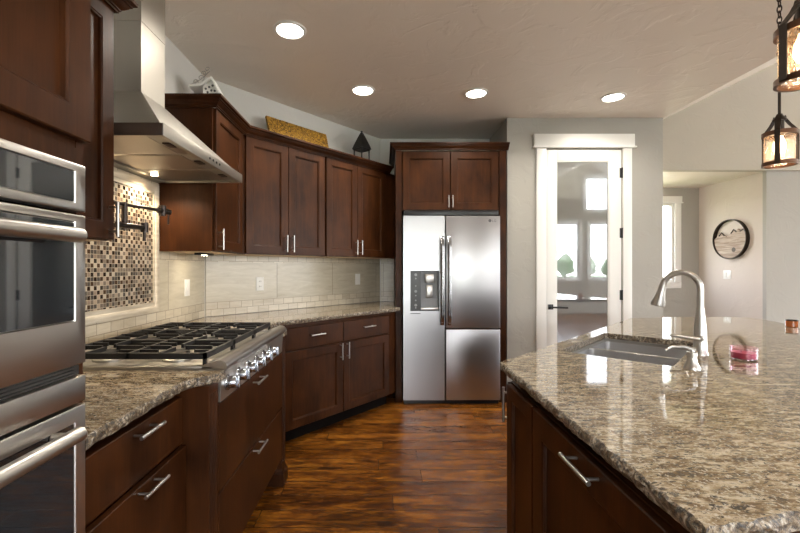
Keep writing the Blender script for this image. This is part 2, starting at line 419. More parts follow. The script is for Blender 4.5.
def sweep(path, prof, name, mat, parent=None, side=1):
    pts = [Vector((p[0], p[1])) for p in path]; rs = []
    for i, p in enumerate(pts):
        def nr(a, b): t = (b-a).normalized(); return Vector((t.y, -t.x))*side
        if i == 0: nn = nr(pts[0], pts[1]); k = 1
        elif i == len(pts)-1: nn = nr(pts[-2], pts[-1]); k = 1
        else:
            a, b = nr(pts[i-1], p), nr(p, pts[i+1]); nn = (a+b).normalized(); k = 1/max(.3, nn.dot(a))
        rs.append([(p.x+nn.x*o*k, p.y+nn.y*o*k, z) for o, z in prof])
    return MB().loft(rs).build(name, mat, parent)
CROWN = [(.0005, 0), (.010, 0), (.010, .007), (.016, .009), (.016, .014), (.022, .018), (.034, .030), (.036, .036), (.043, .038), (.043, .044), (.050, .046), (.056, .050), (.056, .064), (.0005, .064)]
def crownprof(z): return [(o, z+q) for o, q in CROWN]

# ================================================================== structure
H = 2.753
WY = 4.628      # back wall
PY = 3.98       # pantry wall face
PX0, PX1 = 1.2045, 2.724
HY = 4.80       # face of the tall wall above the alcove
def wallbox(name, mat, x0, x1, y0, y1, z0, z1, holes=(), axis='x'):
    """box wall with rectangular holes; axis = direction the wall runs in"""
    m = MB(); a0, a1 = (x0, x1) if axis == 'x' else (y0, y1)
    cuts = sorted({a0, a1, *[c for h in holes for c in h[:2]]}); zc = sorted({z0, z1, *[c for h in holes for c in h[2:]]})
    for i in range(len(cuts)-1):
        for j in range(len(zc)-1):
            ca, cz = (cuts[i]+cuts[i+1])/2, (zc[j]+zc[j+1])/2
            if any(h[0] < ca < h[1] and h[2] < cz < h[3] for h in holes): continue
            if axis == 'x': m.box(cuts[i], cuts[i+1], y0, y1, zc[j], zc[j+1])
            else: m.box(x0, x1, cuts[i], cuts[i+1], zc[j], zc[j+1])
    return struct(m.build(name, mat, smooth=False))
struct(box(-1.6, 8.4, -3.8, 6.2, -.1, 0).build('floor', 'hardwood', smooth=False))
struct(box(-1.6, PX1, -3.75, 4.75, H, H+.2).build('ceiling', 'ceiling_paint', smooth=False))
struct(box(-1.5, -1.37, -3.7, 3.2, 0, H).build('wall_left', 'wall_paint', smooth=False))
m = MB(); m.prism([DP(-.08)[:2], DP(2.10)[:2], DP(2.10, -.12)[:2], DP(-.08, -.12)[:2]], 0, H); struct(m.build('wall_diagonal', 'wall_paint', smooth=False))
struct(box(-.2, PX1, WY, WY+.12, 0, H).build('wall_back', 'wall_paint', smooth=False))
m = box(PX0, PX0+.1, PY+.1, WY, 0, H); m.box(PX0, 1.585, PY, PY+.1, 0, H); m.box(2.325, PX1, PY, PY+.1, 0, H); m.box(1.585, 2.325, PY, PY+.1, 2.449, H)
m.box(PX1-.1, PX1, PY+.1, HY, 0, H)
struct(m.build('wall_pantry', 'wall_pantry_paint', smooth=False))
# tall wall of the vaulted room with the alcove opening
m = MB(); m.box(PX1, RIGHTX, HY, HY+.09, 2.44, 5.9); struct(m.build('wall_tall', 'wall_tan_paint', smooth=False))
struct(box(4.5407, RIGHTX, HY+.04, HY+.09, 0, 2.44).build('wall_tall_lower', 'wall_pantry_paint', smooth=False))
struct(box(PX1-.1, PX1, HY+.1, 5.98, 0, 2.44).build('wall_alcove_left', 'alcove_paint', smooth=False))
struct(box(4.5407, 4.64, HY+.09, 5.98, 0, 2.44).build('wall_alcove_right', 'alcove_paint', smooth=False))
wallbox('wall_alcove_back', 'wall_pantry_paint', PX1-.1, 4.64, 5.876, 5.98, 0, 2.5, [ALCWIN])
struct(box(PX1-.1, 4.64, HY+.09, 5.98, 2.44, 2.54).build('ceiling_alcove', 'ceiling_paint', smooth=False))
# vaulted ceiling rising to a ridge, then down
m = MB(); m.prism_y([(PX1, H), (5.6, H+1.44), (RIGHTX+.1, H+.5), (RIGHTX+.1, H+.65), (5.6, H+1.6), (PX1, H+.2)], -3.75, HY+.1)
struct(m.build('ceiling_vault', 'ceiling_paint', smooth=False))
wallbox('wall_behind', 'wall_tan_paint', -1.5, RIGHTX+.1, BACKY-.12, BACKY, 0, 5.2, BACKWIN)
wallbox('wall_right', 'wall_tan_paint', RIGHTX, RIGHTX+.12, BACKY-.12, HY+.1, 0, 3.9, RIGHTWIN, axis='y')

def window(name, x0, x1, z0, z1, y, rz=0, loc=(0, 0, 0), cas=.09, label=None, mull=None):
    """window frame seen from -y at plane y; loc / rz place it"""
    r = bpy.data.objects.new(name, None); COL.objects.link(r); r.location = loc; r.rotation_euler = (0, 0, rz); struct(r)
    m = MB()
    m.box(x0-cas, x0, y-.02, y, z0, z1, .003); m.box(x1, x1+cas, y-.02, y, z0, z1, .003)
    m.box(x0-cas-.012, x1+cas+.012, y-.024, y, z1, z1+.095, .003); m.box(x0-cas-.02, x1+cas+.02, y-.034, y, z1-.006, z1+.006)
    m.box(x0-cas, x1+cas, y-.022, y, z0-.09, z0, .003)
    m.build('window_casing', 'white_trim', r)
    f = MB(); w = .035
    f.box(x0, x0+w, y+.01, y+.07, z0, z1); f.box(x1-w, x1, y+.01, y+.07, z0, z1)
    f.box(x0+w, x1-w, y+.01, y+.07, z0, z0+w); f.box(x0+w, x1-w, y+.01, y+.07, z1-w, z1)
    if mull: f.box(x0+w, x1-w, y+.02, y+.06, mull-.018, mull+.018)
    f.build('window_frame', 'white_trim', r)
    box(x0+w, x1-w, y+.04, y+.044, z0+w, z1-w).build('pane', 'window_glass', r)
    return r
window('window_1', *ALCWIN, 5.876)
for i, a in enumerate(BACKWIN):
    window('window_%d' % (i+2), -a[1], -a[0], a[2], a[3], 0, rz=R(180), loc=(0, BACKY, 0), mull=(1.75 if i in (1, 2) else None))
for i, a in enumerate(RIGHTWIN):
    window('window_%d' % (i+7), -a[1], -a[0], a[2], a[3], 0, rz=R(-90), loc=(RIGHTX, 0, 0))

# pantry door with casing
d1 = bpy.data.objects.new('door_1', None); COL.objects.link(d1); d1.location = (1.955, PY, 0); struct(d1)
m = MB(); X = lambda x: x-1.955
m.box(X(1.590), X(1.687), -.004, .036, .01, 2.442, .003); m.box(X(2.199), X(2.319), -.004, .036, .01, 2.442, .003)
m.box(X(1.687), X(2.199), -.004, .036, 2.332, 2.442, .002); m.box(X(1.687), X(2.199), -.004, .036, .01, .26, .002)
for a in ((1.687, 1.695), (2.191, 2.199)): m.box(X(a[0]), X(a[1]), .002, .03, .26, 2.332)
m.box(X(1.695), X(2.191), .002, .03, .26, .268); m.box(X(1.695), X(2.191), .002, .03, 2.324, 2.332)
m.build('door_slab', 'white_trim', d1)
box(X(1.695), X(2.191), .013, .019, .268, 2.324).build('pane', 'frosted_glass', d1)
m = box(X(1.602), X(1.652), -.012, -.004, .885, .935, .002); m.tube([(X(1.627), -.012, .91), (X(1.627), -.055, .91)], .010)
m.tube([(X(1.627), -.052, .91), (X(1.775), -.052, .906)], .0085); m.build('door_handle', 'black_plastic', d1)
for z in (2.215, 1.63, 1.026, .35):
    h_ = MB(); h_.tube([(X(2.323), -.009, z-.05), (X(2.323), -.009, z+.05)], .007); h_.box(X(2.300), X(2.322), -.0055, -.004, z-.048, z+.048)
    h_.build('hinge', 'black_plastic', d1)
def trimpiece(name, boxes, mat='white_trim'):
    m = MB()
    for b in boxes: m.box(*b)
    return struct(m.build(name, mat))
trimpiece('trim_1', [(1.487, 1.583, PY-.02, PY, 0, 2.455, .003), (2.327, 2.413, PY-.02, PY, 0, 2.455, .003),
                     (1.463, 2.437, PY-.026, PY, 2.470, 2.59, .003), (1.449, 2.451, PY-.038, PY, 2.455, 2.470, .003)])
trimpiece('baseboard_pantry', [(PX0+.003, 1.485, PY-.014, PY, 0, .13, .003), (2.415, PX1, PY-.014, PY, 0, .13, .003)])
trimpiece('baseboard_alcove', [(PX1, 4.53, 5.862, 5.876, 0, .13, .003), (4.5265, 4.5405, HY+.1, 5.86, 0, .13, .003)])

# ================================================================== backsplash
def rects_minus(u0, u1, z0, z1, hole=None):
    if not hole: return [(u0, u1, z0, z1)]
    a, b, c, d = hole; out = []
    if a > u0: out.append((u0, a, z0, z1))
    if b < u1: out.append((b, u1, z0, z1))
    if c > z0: out.append((max(a, u0), min(b, u1), z0, c))
    if d < z1: out.append((max(a, u0), min(b, u1), d, z1))
    return out
BT = .009; ZC = .917; ROW = .0535
def splash(root, u0, u1, top, hole=None):
    def layer(name, mat, za, zb):
        hh = None
        if hole and hole[2] < zb and hole[3] > za: hh = (hole[0], hole[1], max(hole[2], za), min(hole[3], zb))
        for r in rects_minus(u0, u1, za, zb, hh): box(r[0], r[1], -BT, 0, r[2], r[3]).build(name, mat, root, smooth=False)
    b1 = ZC+2*ROW; layer('small_tile_rows', 'tile_brick', ZC, b1)
    layer('large_tiles', 'tile_large', b1, 1.335)
    layer('top_tile_row', 'tile_brick', 1.335, top)
MZ0, MZ1, MH0, MH1 = 1.67, 2.465, 1.03, 1.785
r = thing('tile_backsplash', 'beige tile backsplash on the left wall behind the gas rangetop, around the mosaic', 'backsplash', (-1.37, 0, 0), ROT_L)
splash(r, .905, 3.117-.012, 1.39, (MZ0, MZ1, MH0, 1.39))
for q in rects_minus(1.5575, 2.4785, 1.39, 1.80, (MZ0, MZ1, 1.39, MH1)): box(q[0], q[1], -BT, 0, q[2], q[3]).build('upper_small_tiles', 'tile_brick', r, smooth=False)
r = thing('tile_backsplash', 'beige tile backsplash on the slanted wall under the row of wall cabinets', 'backsplash', (CO[0], CO[1], 0), ROT_D)
splash(r, .012, 1.998, 1.39)
r = thing('tile_backsplash', 'short strip of beige tile backsplash beside the refrigerator panel', 'backsplash', (0, WY, 0), 0)
splash(r, -.030, .118, 1.39)
# mosaic
r = thing('mosaic_panel', 'checkered brown and cream glass mosaic panel in a pale stone frame behind the rangetop', 'mosaic panel', (-1.37, (MZ0+MZ1)/2, 0), ROT_L)
c_ = (MZ1-MZ0)/2; fr = .058
box(-c_+fr, c_-fr, -.010, 0, MH0+fr, MH1-fr).build('mosaic_tiles', 'mosaic', r, smooth=False)
prof = [(0, 0), (0, -.018), (.012, -.022), (.030, -.018), (.036, -.012), (.050, -.012), (fr, -.016), (fr, 0)]
m = MB(); rs = []
for i, y in prof:
    rs.append([(-c_+i, y, MH0+i), (c_-i, y, MH0+i), (c_-i, y, MH1-i), (-c_+i, y, MH1-i)])
m.loft(rs+[rs[0]], False, False); m.build('stone_frame', 'travertine', r)

# ================================================================== granite slabs
def slab(name, poly, z0, z1, hole=None, rough=.004, step=.012, straight=(), seed=0):
    """poly counter-clockwise world xy; straight: indices of edges (i -> i+1) kept smooth"""
    pts = []
    n = len(poly)
    for i in range(n):
        a, b = Vector(poly[i]), Vector(poly[(i+1) % n]); L = (b-a).length; sm = i in straight
        k = 1 if sm else max(1, int(L/step)); t = (b-a).normalized(); nn = Vector((t.y, -t.x))
        for j in range(k): pts.append((a+(b-a)*j/k, nn, 0 if (sm or j == 0) else 1))
    zs = [z1, z1-.003, z1-.010, z1-.018, z1-.025, z0]
    base = [-.004, .0, .003, .002, 0, -.004]
    rings = []
    for q, (z, bo) in enumerate(zip(zs, base)):
        ring = []
        for p, nn, w in pts:
            d = 0
            if w:
                d = bo + rough*(noise.noise(Vector((p.x*38, p.y*38, z*55+seed)))*1.2 + .6*noise.noise(Vector((p.x*110, p.y*110, z*90+seed))))
                d += .004*noise.noise(Vector((p.x*9, p.y*9, seed)))
            ring.append((p.x+nn.x*d, p.y+nn.y*d, z))
        rings.append(ring)
    m = MB()
    m.cur = 1; m.loft(rings, False, False)
    m.cur = 0
    def cap(ring, z, flip):
        loops = [[Vector(p) for p in ring]]
        if hole: loops.append([Vector((x, y, z)) for x, y in hole])
        allv = [v for lp in loops for v in lp]
        tris = tessellate_polygon(loops)
        m.add([v[:] for v in allv], [t[::-1] if flip else t for t in tris])
    cap(rings[0], z1, False); cap(rings[-1], z0, True)
    if hole:
        m.cur = 1; m.loft([[(x, y, z0) for x, y in hole], [(x, y, z1) for x, y in hole]], False, False)
    me = bpy.data.meshes.new(name); me.from_pydata(m.v, [], m.f); me.materials.append(MATS['granite']); me.materials.append(MATS['granite_edge'])
    for p, k in zip(me.polygons, m.mi): p.material_index = k
    bm = bmesh.new(); bm.from_mesh(me); bmesh.ops.remove_doubles(bm, verts=bm.verts, dist=1e-5); bmesh.ops.recalc_face_normals(bm, faces=bm.faces); bm.to_mesh(me); bm.free()
    o = bpy.data.objects.new(name, me); COL.objects.link(o); return o
GZ0, GZ1 = .884, .915
e = .0015
poly = [(-1.37+e, .906), (-.66, .906), (-.66, 1.32), (-.655, 1.36), (-.635, 1.395), (-.605, 1.42), (-.583, 1.45), (-.578, 1.494), (-1.292, 1.494), (-1.292, 2.412),
        (-.585, 2.412), (-.585, 2.47), (-.62, 2.50), (-.72, 2.52), (-.755, 2.60), DP(.206, .658)[:2], DP(1.561, .658)[:2], (.155, 3.922), (.1185, 3.922), (.1185, WY-e), (-.04, WY-e), (CO[0]+e, CO[1]+.001)]
tag(slab('granite_countertop', poly, GZ0, GZ1, straight=(0, 7, 8, 9, 17, 18, 19, 20, 21)), 'speckled tan granite countertop along the left and slanted walls', 'countertop')

# ================================================================== cabinets
CD = 'cherry_door'
def handle_part(parent, p0, p1, out=(0, -1, 0)):
    return pull(MB(), p0, p1, out).build('handle', 'nickel', parent)
# -- tall oven cabinet (left frame, local x = world y)
r = thing('oven_cabinet', 'tall dark wooden cabinet housing the double wall oven at far left', 'cabinet', (-1.368, .49, 0), ROT_L)
m = MB()      # a carcass with an opening for the oven
m.box(-.415, -.397, -.713, 0, 0, 2.30); m.box(.380, .400, -.713, 0, 0, 2.30); m.box(-.397, .38, -.713, 0, .10, .12); m.box(-.397, .38, -.64, 0, 0, .1)
m.box(-.397, .38, -.713, 0, 1.505, 1.545); m.box(-.397, .38, -.713, 0, 2.28, 2.30); m.box(-.397, .38, -.713, 0, .36, .385); m.box(-.397, .38, -.02, 0, .12, 2.28); m.box(-.397, .38, -.711, -.02, 1.545, 2.28)
m.build('carcass', 'cherry', r)
for a, b, hx in ((-.41, -.008, -.04), (-.004, .398, .03)):
    d_ = ringdoor(a, b, 1.560, 2.265, -.733).build('door', CD, r); 
    handle_part(d_, (hx, -.733, 1.60), (hx, -.733, 1.73))
d_ = ringdoor(-.41, .398, .125, .355, -.733, panel=False).build('drawer', CD, r); handle_part(d_, (-.07, -.733, .31), (.07, -.733, .31))
sweep([(-.713, .072), (-.655-.078+.03-.01, .072), (-.655-.058+.02, .072)][:1]+[(-1.368, .072), (-.655, .072), (-.655, .892), (-1.368, .892)][1:], crownprof(2.275), 'crown_moulding', 'cherry')
o = bpy.data.objects['crown_moulding']; tag(o, 'dark crown moulding on top of the tall oven cabinet', 'moulding')

# -- double wall oven
r = thing('wall_oven', 'stainless steel double wall oven with microwave above, two big tubular handles', 'oven', (-1.368, .47, 0), ROT_L)
F = -.748     # front plane (world x = -.62)
def orect(x0, x1, z0, z1, y0, y1, name, mat, par, bev=.003): return box(x0, x1, y0, y1, z0, z1, bev=bev).build(name, mat, par)
XL, XR = -.382, .382
orect(XL+.03, XR-.03, .39, 1.50, -.70, -.06, 'body', 'black_enamel', r, 0)
m = MB()
def frame(m, x0, x1, z0, z1, l_, r_, b_, t_, yf, t=.03):
    m.loft([[(x0, yf+t, z0), (x1, yf+t, z0), (x1, yf+t, z1), (x0, yf+t, z1)], [(x0, yf+.002, z0), (x1, yf+.002, z0), (x1, yf+.002, z1), (x0, yf+.002, z1)],
            [(x0+.003, yf, z0+.003), (x1-.003, yf, z0+.003), (x1-.003, yf, z1-.003), (x0+.003, yf, z1-.003)],
            [(x0+l_, yf, z0+b_), (x1-r_, yf, z0+b_), (x1-r_, yf, z1-t_), (x0+l_, yf, z1-t_)],
            [(x0+l_+.002, yf+.004, z0+b_+.002), (x1-r_-.002, yf+.004, z0+b_+.002), (x1-r_-.002, yf+.004, z1-t_-.002), (x0+l_+.002, yf+.004, z1-t_-.002)]], True, True)
frame(m, XL, XR, 1.405, 1.500, .03, .029, .015, .015, F); cp_ = m.build('control_panel', 'steel_oven', r)
box(XL+.033, XR-.032, F+.0015, F+.0045, 1.4225, 1.4825).build('display_glass', 'black_glass', cp_)
m = MB(); frame(m, XL, XR, 1.093, 1.397, .03, .029, .088, .014, F); dr = m.build('microwave_door', 'steel_oven', r)
box(XL+.033, XR-.032, F+.0015, F+.0045, 1.184, 1.380).build('door_glass', 'black_glass', dr)
def ovenhandle(z, par, y=F-.036, rr=.0145):
    m = MB(); pts = []
    for k in range(13):
        u = k/12; x = XL+.066+(XR-XL-.132)*u; pts.append((x, y-.004*math.sin(math.pi*u), z))
    m.tube(pts, rr, 18)
    for x in (XL+.085, XR-.085): m.tube([(x, F, z), (x, y, z)], .009, 10)
    return m.build('handle', 'nickel', par)
ovenhandle(1.352, dr)
orect(XL, XR, 1.015, 1.068, F, F+.03, 'trim_panel', 'steel_oven', r)
m = box(XL+.004, XR-.004, F+.012, F+.04, 1.069, 1.092)
for k in range(3): m.box(XL+.02, XR-.02, F+.008, F+.012, 1.0715+k*.0065, 1.0745+k*.0065)
m.build('vent', 'black_enamel', r)
m = MB(); frame(m, XL, XR, .395, 1.008, .032, .029, .09, .03, F); dr = m.build('oven_door', 'steel_oven', r)
box(XL+.035, XR-.032, F+.0015, F+.0045, .4875, .9755).build('door_glass', 'black_glass', dr)
ovenhandle(.970, dr)

# -- wall cabinet left of the hood
r = thing('wall_cabinet', 'dark wall cabinet between the tall oven cabinet and the hood', 'cabinet', LP(1.2275, .002), ROT_L)
UB, UT = 1.392, 2.27
box(-.322, .322, -.328, 0, UB, UT).build('carcass', 'cherry', r)
box(-.30, .30, -.31, -.02, UB-.003, UB).build('underside', 'maple', r)
for a, b, hx in ((-.318, -.003, -.03), (.003, .320, .291)):
    d_ = ringdoor(a, b, UB+.004, UT-.004, -.348).build('door', CD, r); handle_part(d_, (hx, -.348, 1.405), (hx, -.348, 1.535))
tag(sweep([(-1.02, .95), (-1.02, 1.551), (-1.368, 1.551)], crownprof(2.262), 'crown_moulding', 'cherry'), 'dark crown moulding on the cabinet left of the hood chimney', 'moulding')

# -- corner wall cabinet B right of the hood
r = thing('wall_cabinet', 'dark narrow single-door wall cabinet right of the hood', 'cabinet', LP(2.48, .002), ROT_L)
def wl(x, y): return (y-2.48, -(x+1.368))     # world -> this local
pd = DP(.132, .328)
m = MB(); m.prism([wl(-1.368, 2.48), wl(-1.04, 2.48), wl(-1.04, 2.992), wl(pd[0], pd[1]), wl(CO[0]+.004, CO[1]-.006)], UB, UT)
m.build('carcass', 'cherry', r)
m = MB(); m.prism([wl(-1.35, 2.50), wl(-1.06, 2.50), wl(-1.06, 2.96), wl(-1.35, 3.06)], UB-.003, UB); m.build('underside', 'maple', r)
d_ = ringdoor(.014, .486, UB+.004, UT-.004, -.348).build('door', CD, r); handle_part(d_, (.045, -.348, 1.402), (.045, -.348, 1.530))

# -- diagonal wall cabinets
def diagwall(t0, t1, doors, label, poly):
    r = thing('wall_cabinet', label, 'cabinet', DP(t0, .002), ROT_D, 'pairs of doors on the slanted wall')
    m = MB(); m.prism([(x-t0, y) for x, y in poly], UB, UT); m.build('carcass', 'cherry', r)
    box(.03, t1-t0-.03, -.31, -.02, UB-.003, UB).build('underside', 'maple', r)
    for k, (a, b) in enumerate(doors):
        d_ = ringdoor(a-t0, b-t0, UB+.004, UT-.004, -.348).build('door', CD, r)
        hx = (b-.030 if k == 0 else a+.030)-t0
        handle_part(d_, (hx, -.348, 1.415), (hx, -.348, 1.55))
    return r
e4 = toD(.1185, WY-.004); e3 = toD(.1185, 4.40)
xe = (.1185+1.37-SN[0]*.33)/SD[0]
diagwall(.134, .914, ((.150, .522), (.526, .903)), 'dark two-door wall cabinet on the slanted wall, below the gold plank', [(.014, -.003), (.134, -.328), (.914, -.328), (.914, 0)])
diagwall(.917, xe, ((.925, 1.306), (1.310, 1.705)), 'dark two-door wall cabinet on the slanted wall, below the black lantern', [(.917, 0), (.917, -.328), (xe, -.328), (e4[0], e4[1]-.0), (2.0, -.004)])
bc = DP(.132, .35)
xe2 = (.1185+1.37-SN[0]*.35)/SD[0]-.085
tag(sweep([(-1.368, 2.480), (-1.02, 2.480), (-1.02, bc[1]), DP(xe2, .35)[:2]], crownprof(2.262), 'crown_moulding', 'cherry'), 'long dark crown moulding on the cabinets right of the hood, along the slanted wall', 'moulding')

def ucl(label, loc, rz, L):
    r = thing('under_cabinet_light', label, 'cabinet light', loc, rz)
    box(-L/2, L/2, -.018, .018, -.0145, 0, .002).build('housing', 'black_plastic', r)
    box(-.02, .02, -.012, .012, -.0160, -.0145).build('diffuser', 'halogen', r)
    l = bpy.data.lights.new('bar_light', 'AREA'); l.shape = 'RECTANGLE'; l.size = .06; l.size_y = .02; l.energy = .45; l.color = (1, .88, .68)
    o = bpy.data.objects.new('bar_light', l); COL.objects.link(o); o.parent = r; o.location = (0, 0, -.018)
ucl('slim light bar under the narrow corner wall cabinet', (-1.20, 2.74, UB-.0035), ROT_L, .22)

# -- base cabinet A with slab drawers
r = thing('base_cabinet', 'dark base cabinet with wide slab drawers between oven and fluted column', 'cabinet', LP(.906, .002), ROT_L)
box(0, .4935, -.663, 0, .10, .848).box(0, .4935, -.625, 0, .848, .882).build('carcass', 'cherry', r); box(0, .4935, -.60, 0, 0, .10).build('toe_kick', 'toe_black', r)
for z0, z1, pz, yo in ((.692, .850, .828, 0), (.385, .683, .668, -.012), (.115, .376, .36, 0)):
    d_ = ringdoor(.006, .488, z0, z1, -.683+yo, t=.019, panel=False).build('drawer', CD, r)
    if yo: box(.02, .47, -.675, -.665+.001, z0+.01, z1-.02).build('drawer_box', 'maple', d_)
    handle_part(d_, (.196, -.683+yo, pz), (.314, -.683+yo, pz))

# -- range base cabinet with fluted columns
r = thing('range_cabinet', 'dark bumped-out base cabinet under the gas rangetop with fluted columns and two deep drawers', 'cabinet', LP(1.95, .002), ROT_L)
box(-.466, .466, -.745, 0, .16, .795).build('carcass', 'cherry', r)
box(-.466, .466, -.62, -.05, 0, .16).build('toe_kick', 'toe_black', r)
for z0, z1, pz in ((.468, .792, .762), (.162, .462, .447)):
    d_ = ringdoor(-.462, .462, z0, z1, -.768, t=.022, panel=False).build('drawer', CD, r)
    handle_part(d_, (-.09, -.768, pz), (.05, -.768, pz))
for c0 in (-.548, .468):
    m = MB(); w = .080; y0 = -.768
    xs = [c0, c0+.012]
    # fluted front: three hollow grooves
    prof = [(c0, 0), (c0, y0+.001), (c0+.001, y0), (c0+.013, y0)]
    for k in range(3):
        gx = c0+.013+k*.019
        for q in range(7):
            a = math.pi*q/6; prof.append((gx+.0078-.0078*math.cos(a), y0+.011*math.sin(a)))
    prof += [(c0+w-.013, y0), (c0+w-.001, y0), (c0+w, y0+.001), (c0+w, 0)]
    m.prism(prof, .13, .85)
    for zz in ((.85, .882), (.10, .13)): m.box(c0, c0+w, y0, 0, *zz)
    cl = m.build('fluted_column', 'cherry', r)
    f_ = MB(); f_.loft([[(c0-g, y0-g, z), (c0+w+g, y0-g, z), (c0+w+g, y0+.09, z), (c0-g, y0+.09, z)] for g, z in ((.012, 0), (.012, .07), (.004, .085), (0, .10))]).build('foot', 'cherry', cl, smooth=False)

# -- base cabinet on the slanted wall
r = thing('base_cabinet', 'dark base cabinet on the slanted wall with two drawers over two framed doors', 'cabinet', DP(.2, .002), ROT_D)
T = .2
pe = (.1185+1.37-SN[0]*.62)/SD[0]
m = MB(); ll = [toD(*p) for p in ((-.755, 2.62), (.1185, 3.93), (.1185, WY-.004))]
m.prism([(.35-T, 0), (.215-T, -.618), (pe-T-.03, -.618), (ll[1][0]-T, ll[1][1]), (ll[2][0]-T, ll[2][1]), (1.99-T, 0)], .115, .882); m.build('carcass', 'cherry', r)
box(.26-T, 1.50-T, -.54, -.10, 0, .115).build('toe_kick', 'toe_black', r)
for a, b, k in ((.286, .847, 0), (.856, 1.424, 1)):
    d_ = ringdoor(a-T, b-T, .696, .852, -.640, t=.02, panel=False).build('drawer', CD, r); c_ = (a+b)/2-T
    handle_part(d_, (c_-.07, -.64, .785), (c_+.07, -.64, .785))
    d_ = ringdoor(a-T, b-T, .120, .680, -.640).build('door', CD, r)
    hx = (b-.032 if k == 0 else a+.032)-T; handle_part(d_, (hx, -.64, .55), (hx, -.64, .685))

# -- refrigerator surround
r = thing('refrigerator_cabinet', 'dark wooden surround with two doors above the stainless refrigerator', 'cabinet', (.65, 3.93, 0))
for x0, x1 in ((.12-.65, .175-.65), (1.118-.65, 1.182-.65)):
    p_ = box(x0, x1, 0, .695, 0, 2.42).build('side_panel', 'cherry', r)
    box(x0-.006, x1+.006, -.010, 0, 0, .10, .003).build('foot_block', 'cherry', p_)
box(-.475, .468, .02, .695, 1.842, 2.42).build('carcass', 'cherry', r)
for a, b, hx in ((.186, .641, .625), (.648, 1.106, .664)):
    d_ = ringdoor(a-.65, b-.65, 1.848, 2.408, 0, t=.02).build('door', CD, r); handle_part(d_, (hx-.65, 0, 1.87), (hx-.65, 0, 1.985))
o = sweep([(.12, 4.62), (.12, 3.93), (1.2010, 3.93)], crownprof(2.421), 'crown', 'cherry', side=1)
for v in o.data.vertices: v.co.x -= .65; v.co.y -= 3.93
for v in o.data.vertices: v.co.x = min(v.co.x, 1.2015-.65)
o.parent = r

# ================================================================== refrigerator
r = thing('refrigerator', 'stainless side-by-side refrigerator with black-framed water dispenser', 'refrigerator', (.642, 3.84, 0))
FX = lambda x: x-.642
box(FX(.190), FX(1.098), .075, .70, .03, 1.780, .004).build('body', 'black_enamel', r)
box(FX(.195), FX(1.093), .045, .075, 0.0, .045).build('kick_grille', 'black_plastic', r)
m = box(FX(.195), FX(1.093), .028, .30, 1.788, 1.836, .004); m.build('hinge_cover', 'black_plastic', r)
# freezer door with a recess for the dispenser
dx0, dx1, dz0, dz1 = FX(.254), FX(.525), .885, 1.263
m = MB()
for q in rects_minus(FX(.187), FX(.577), .045, 1.780, (dx0, dx1, dz0, dz1)): m.box(*q[:2], 0, .07, *q[2:])
m.box(FX(.187), FX(.577), .062, .072, .045, 1.780)
fd = m.build('freezer_door', 'steel_fridge', r, smooth=False)
rd = box(FX(.587), FX(1.099), 0, .07, .722, 1.780, .006).build('refrigerator_door', 'steel_fridge', r)
ld = box(FX(.587), FX(1.099), 0, .07, .045, .712, .006).build('lower_door', 'steel_fridge', r)
for par, hx in ((fd, .549), (rd, .616)):
    m = MB(); rs = []
    for k in range(17):
        u = k/16; z = .755+u*.83; y = -.052-.012*math.sin(math.pi*u)
        if u < .06: y = -.052+(.06-u)/.06*.03
        if u > .94: y = -.052+(u-.94)/.06*.03
        w = .0175; rs.append([(FX(hx)+w*math.cos(q*math.pi/6), y+.010*math.sin(q*math.pi/6), z) for q in range(12)])
    m.loft(rs)
    for z in (.79, 1.55): m.box(FX(hx)-.011, FX(hx)+.011, -.05, 0, z-.02, z+.02, .003)
    m.build('handle', 'handle_steel', par)
dsp = MB(); frw = .008
for q in rects_minus(dx0, dx1, dz0, dz1, (dx0+frw, dx1-frw, dz0+frw, dz1-frw)): dsp.box(*q[:2], -.004, .06, *q[2:])
dsp.box(dx0+frw, dx0+.098, -.003, .06, dz0+frw, dz1-frw)
dsp = dsp.build('dispenser', 'black_plastic', fd)
box(dx0+.098, dx1-frw, .052, .060, dz0+frw, dz1-frw).build('niche_back', 'grey_plastic', dsp)
box(dx0+.098, dx1-frw, -.002, .052, dz0+frw, dz0+.03, .002).build('drip_tray', 'steel_oven', dsp)
box(dx0+.140, dx0+.222, .004, .050, dz1-.115, dz1-.03, .006).build('water_spout', 'nickel', dsp)
box(dx0+.150, dx0+.212, .028, .040, dz0+.12, dz1-.135, .006).build('lever_paddle', 'nickel', dsp)
for k, z in enumerate((1.225, 1.19, 1.12, 1.07, 1.03, .985, .94, .915)):
    q = .013 if k in (0, 3, 6) else .007
    MB().lathe([(q, -.0045), (q-.001, -.006)], (dx0+.05, 0, z), 'y', 14).build('button', 'grey_plastic', dsp)
box(dx0+.0, dx0+.095, -.0006, 0, dz0-.028, dz0-.020).build('small_print', 'print_grey', fd)
# logo
def text_mesh(txt, size, name, mat, parent, loc, rot=(R(90), 0, 0), ext=.0005):
    cu = bpy.data.curves.new(name, 'FONT'); cu.body = txt; cu.size = size; cu.extrude = ext
    t = bpy.data.objects.new('tmp', cu); COL.objects.link(t); bpy.context.view_layer.update()
    me = bpy.data.meshes.new_from_object(t.evaluated_get(bpy.context.evaluated_depsgraph_get()))
    COL.objects.unlink(t); bpy.data.objects.remove(t)
    me.materials.clear(); me.materials.append(MATS[mat]); me.name = name
    o = bpy.data.objects.new(name, me); COL.objects.link(o); o.parent = parent; o.location = loc; o.rotation_euler = rot; return o
lg = text_mesh('LG', .032, 'logo', 'print_grey', rd, (FX(1.022), -.0006, 1.722))
MB().lathe([(.0145, -.001), (.0145, -.0002)], (FX(1.002), 0, 1.734), 'y', 20).build('logo_disc', 'print_grey', rd)

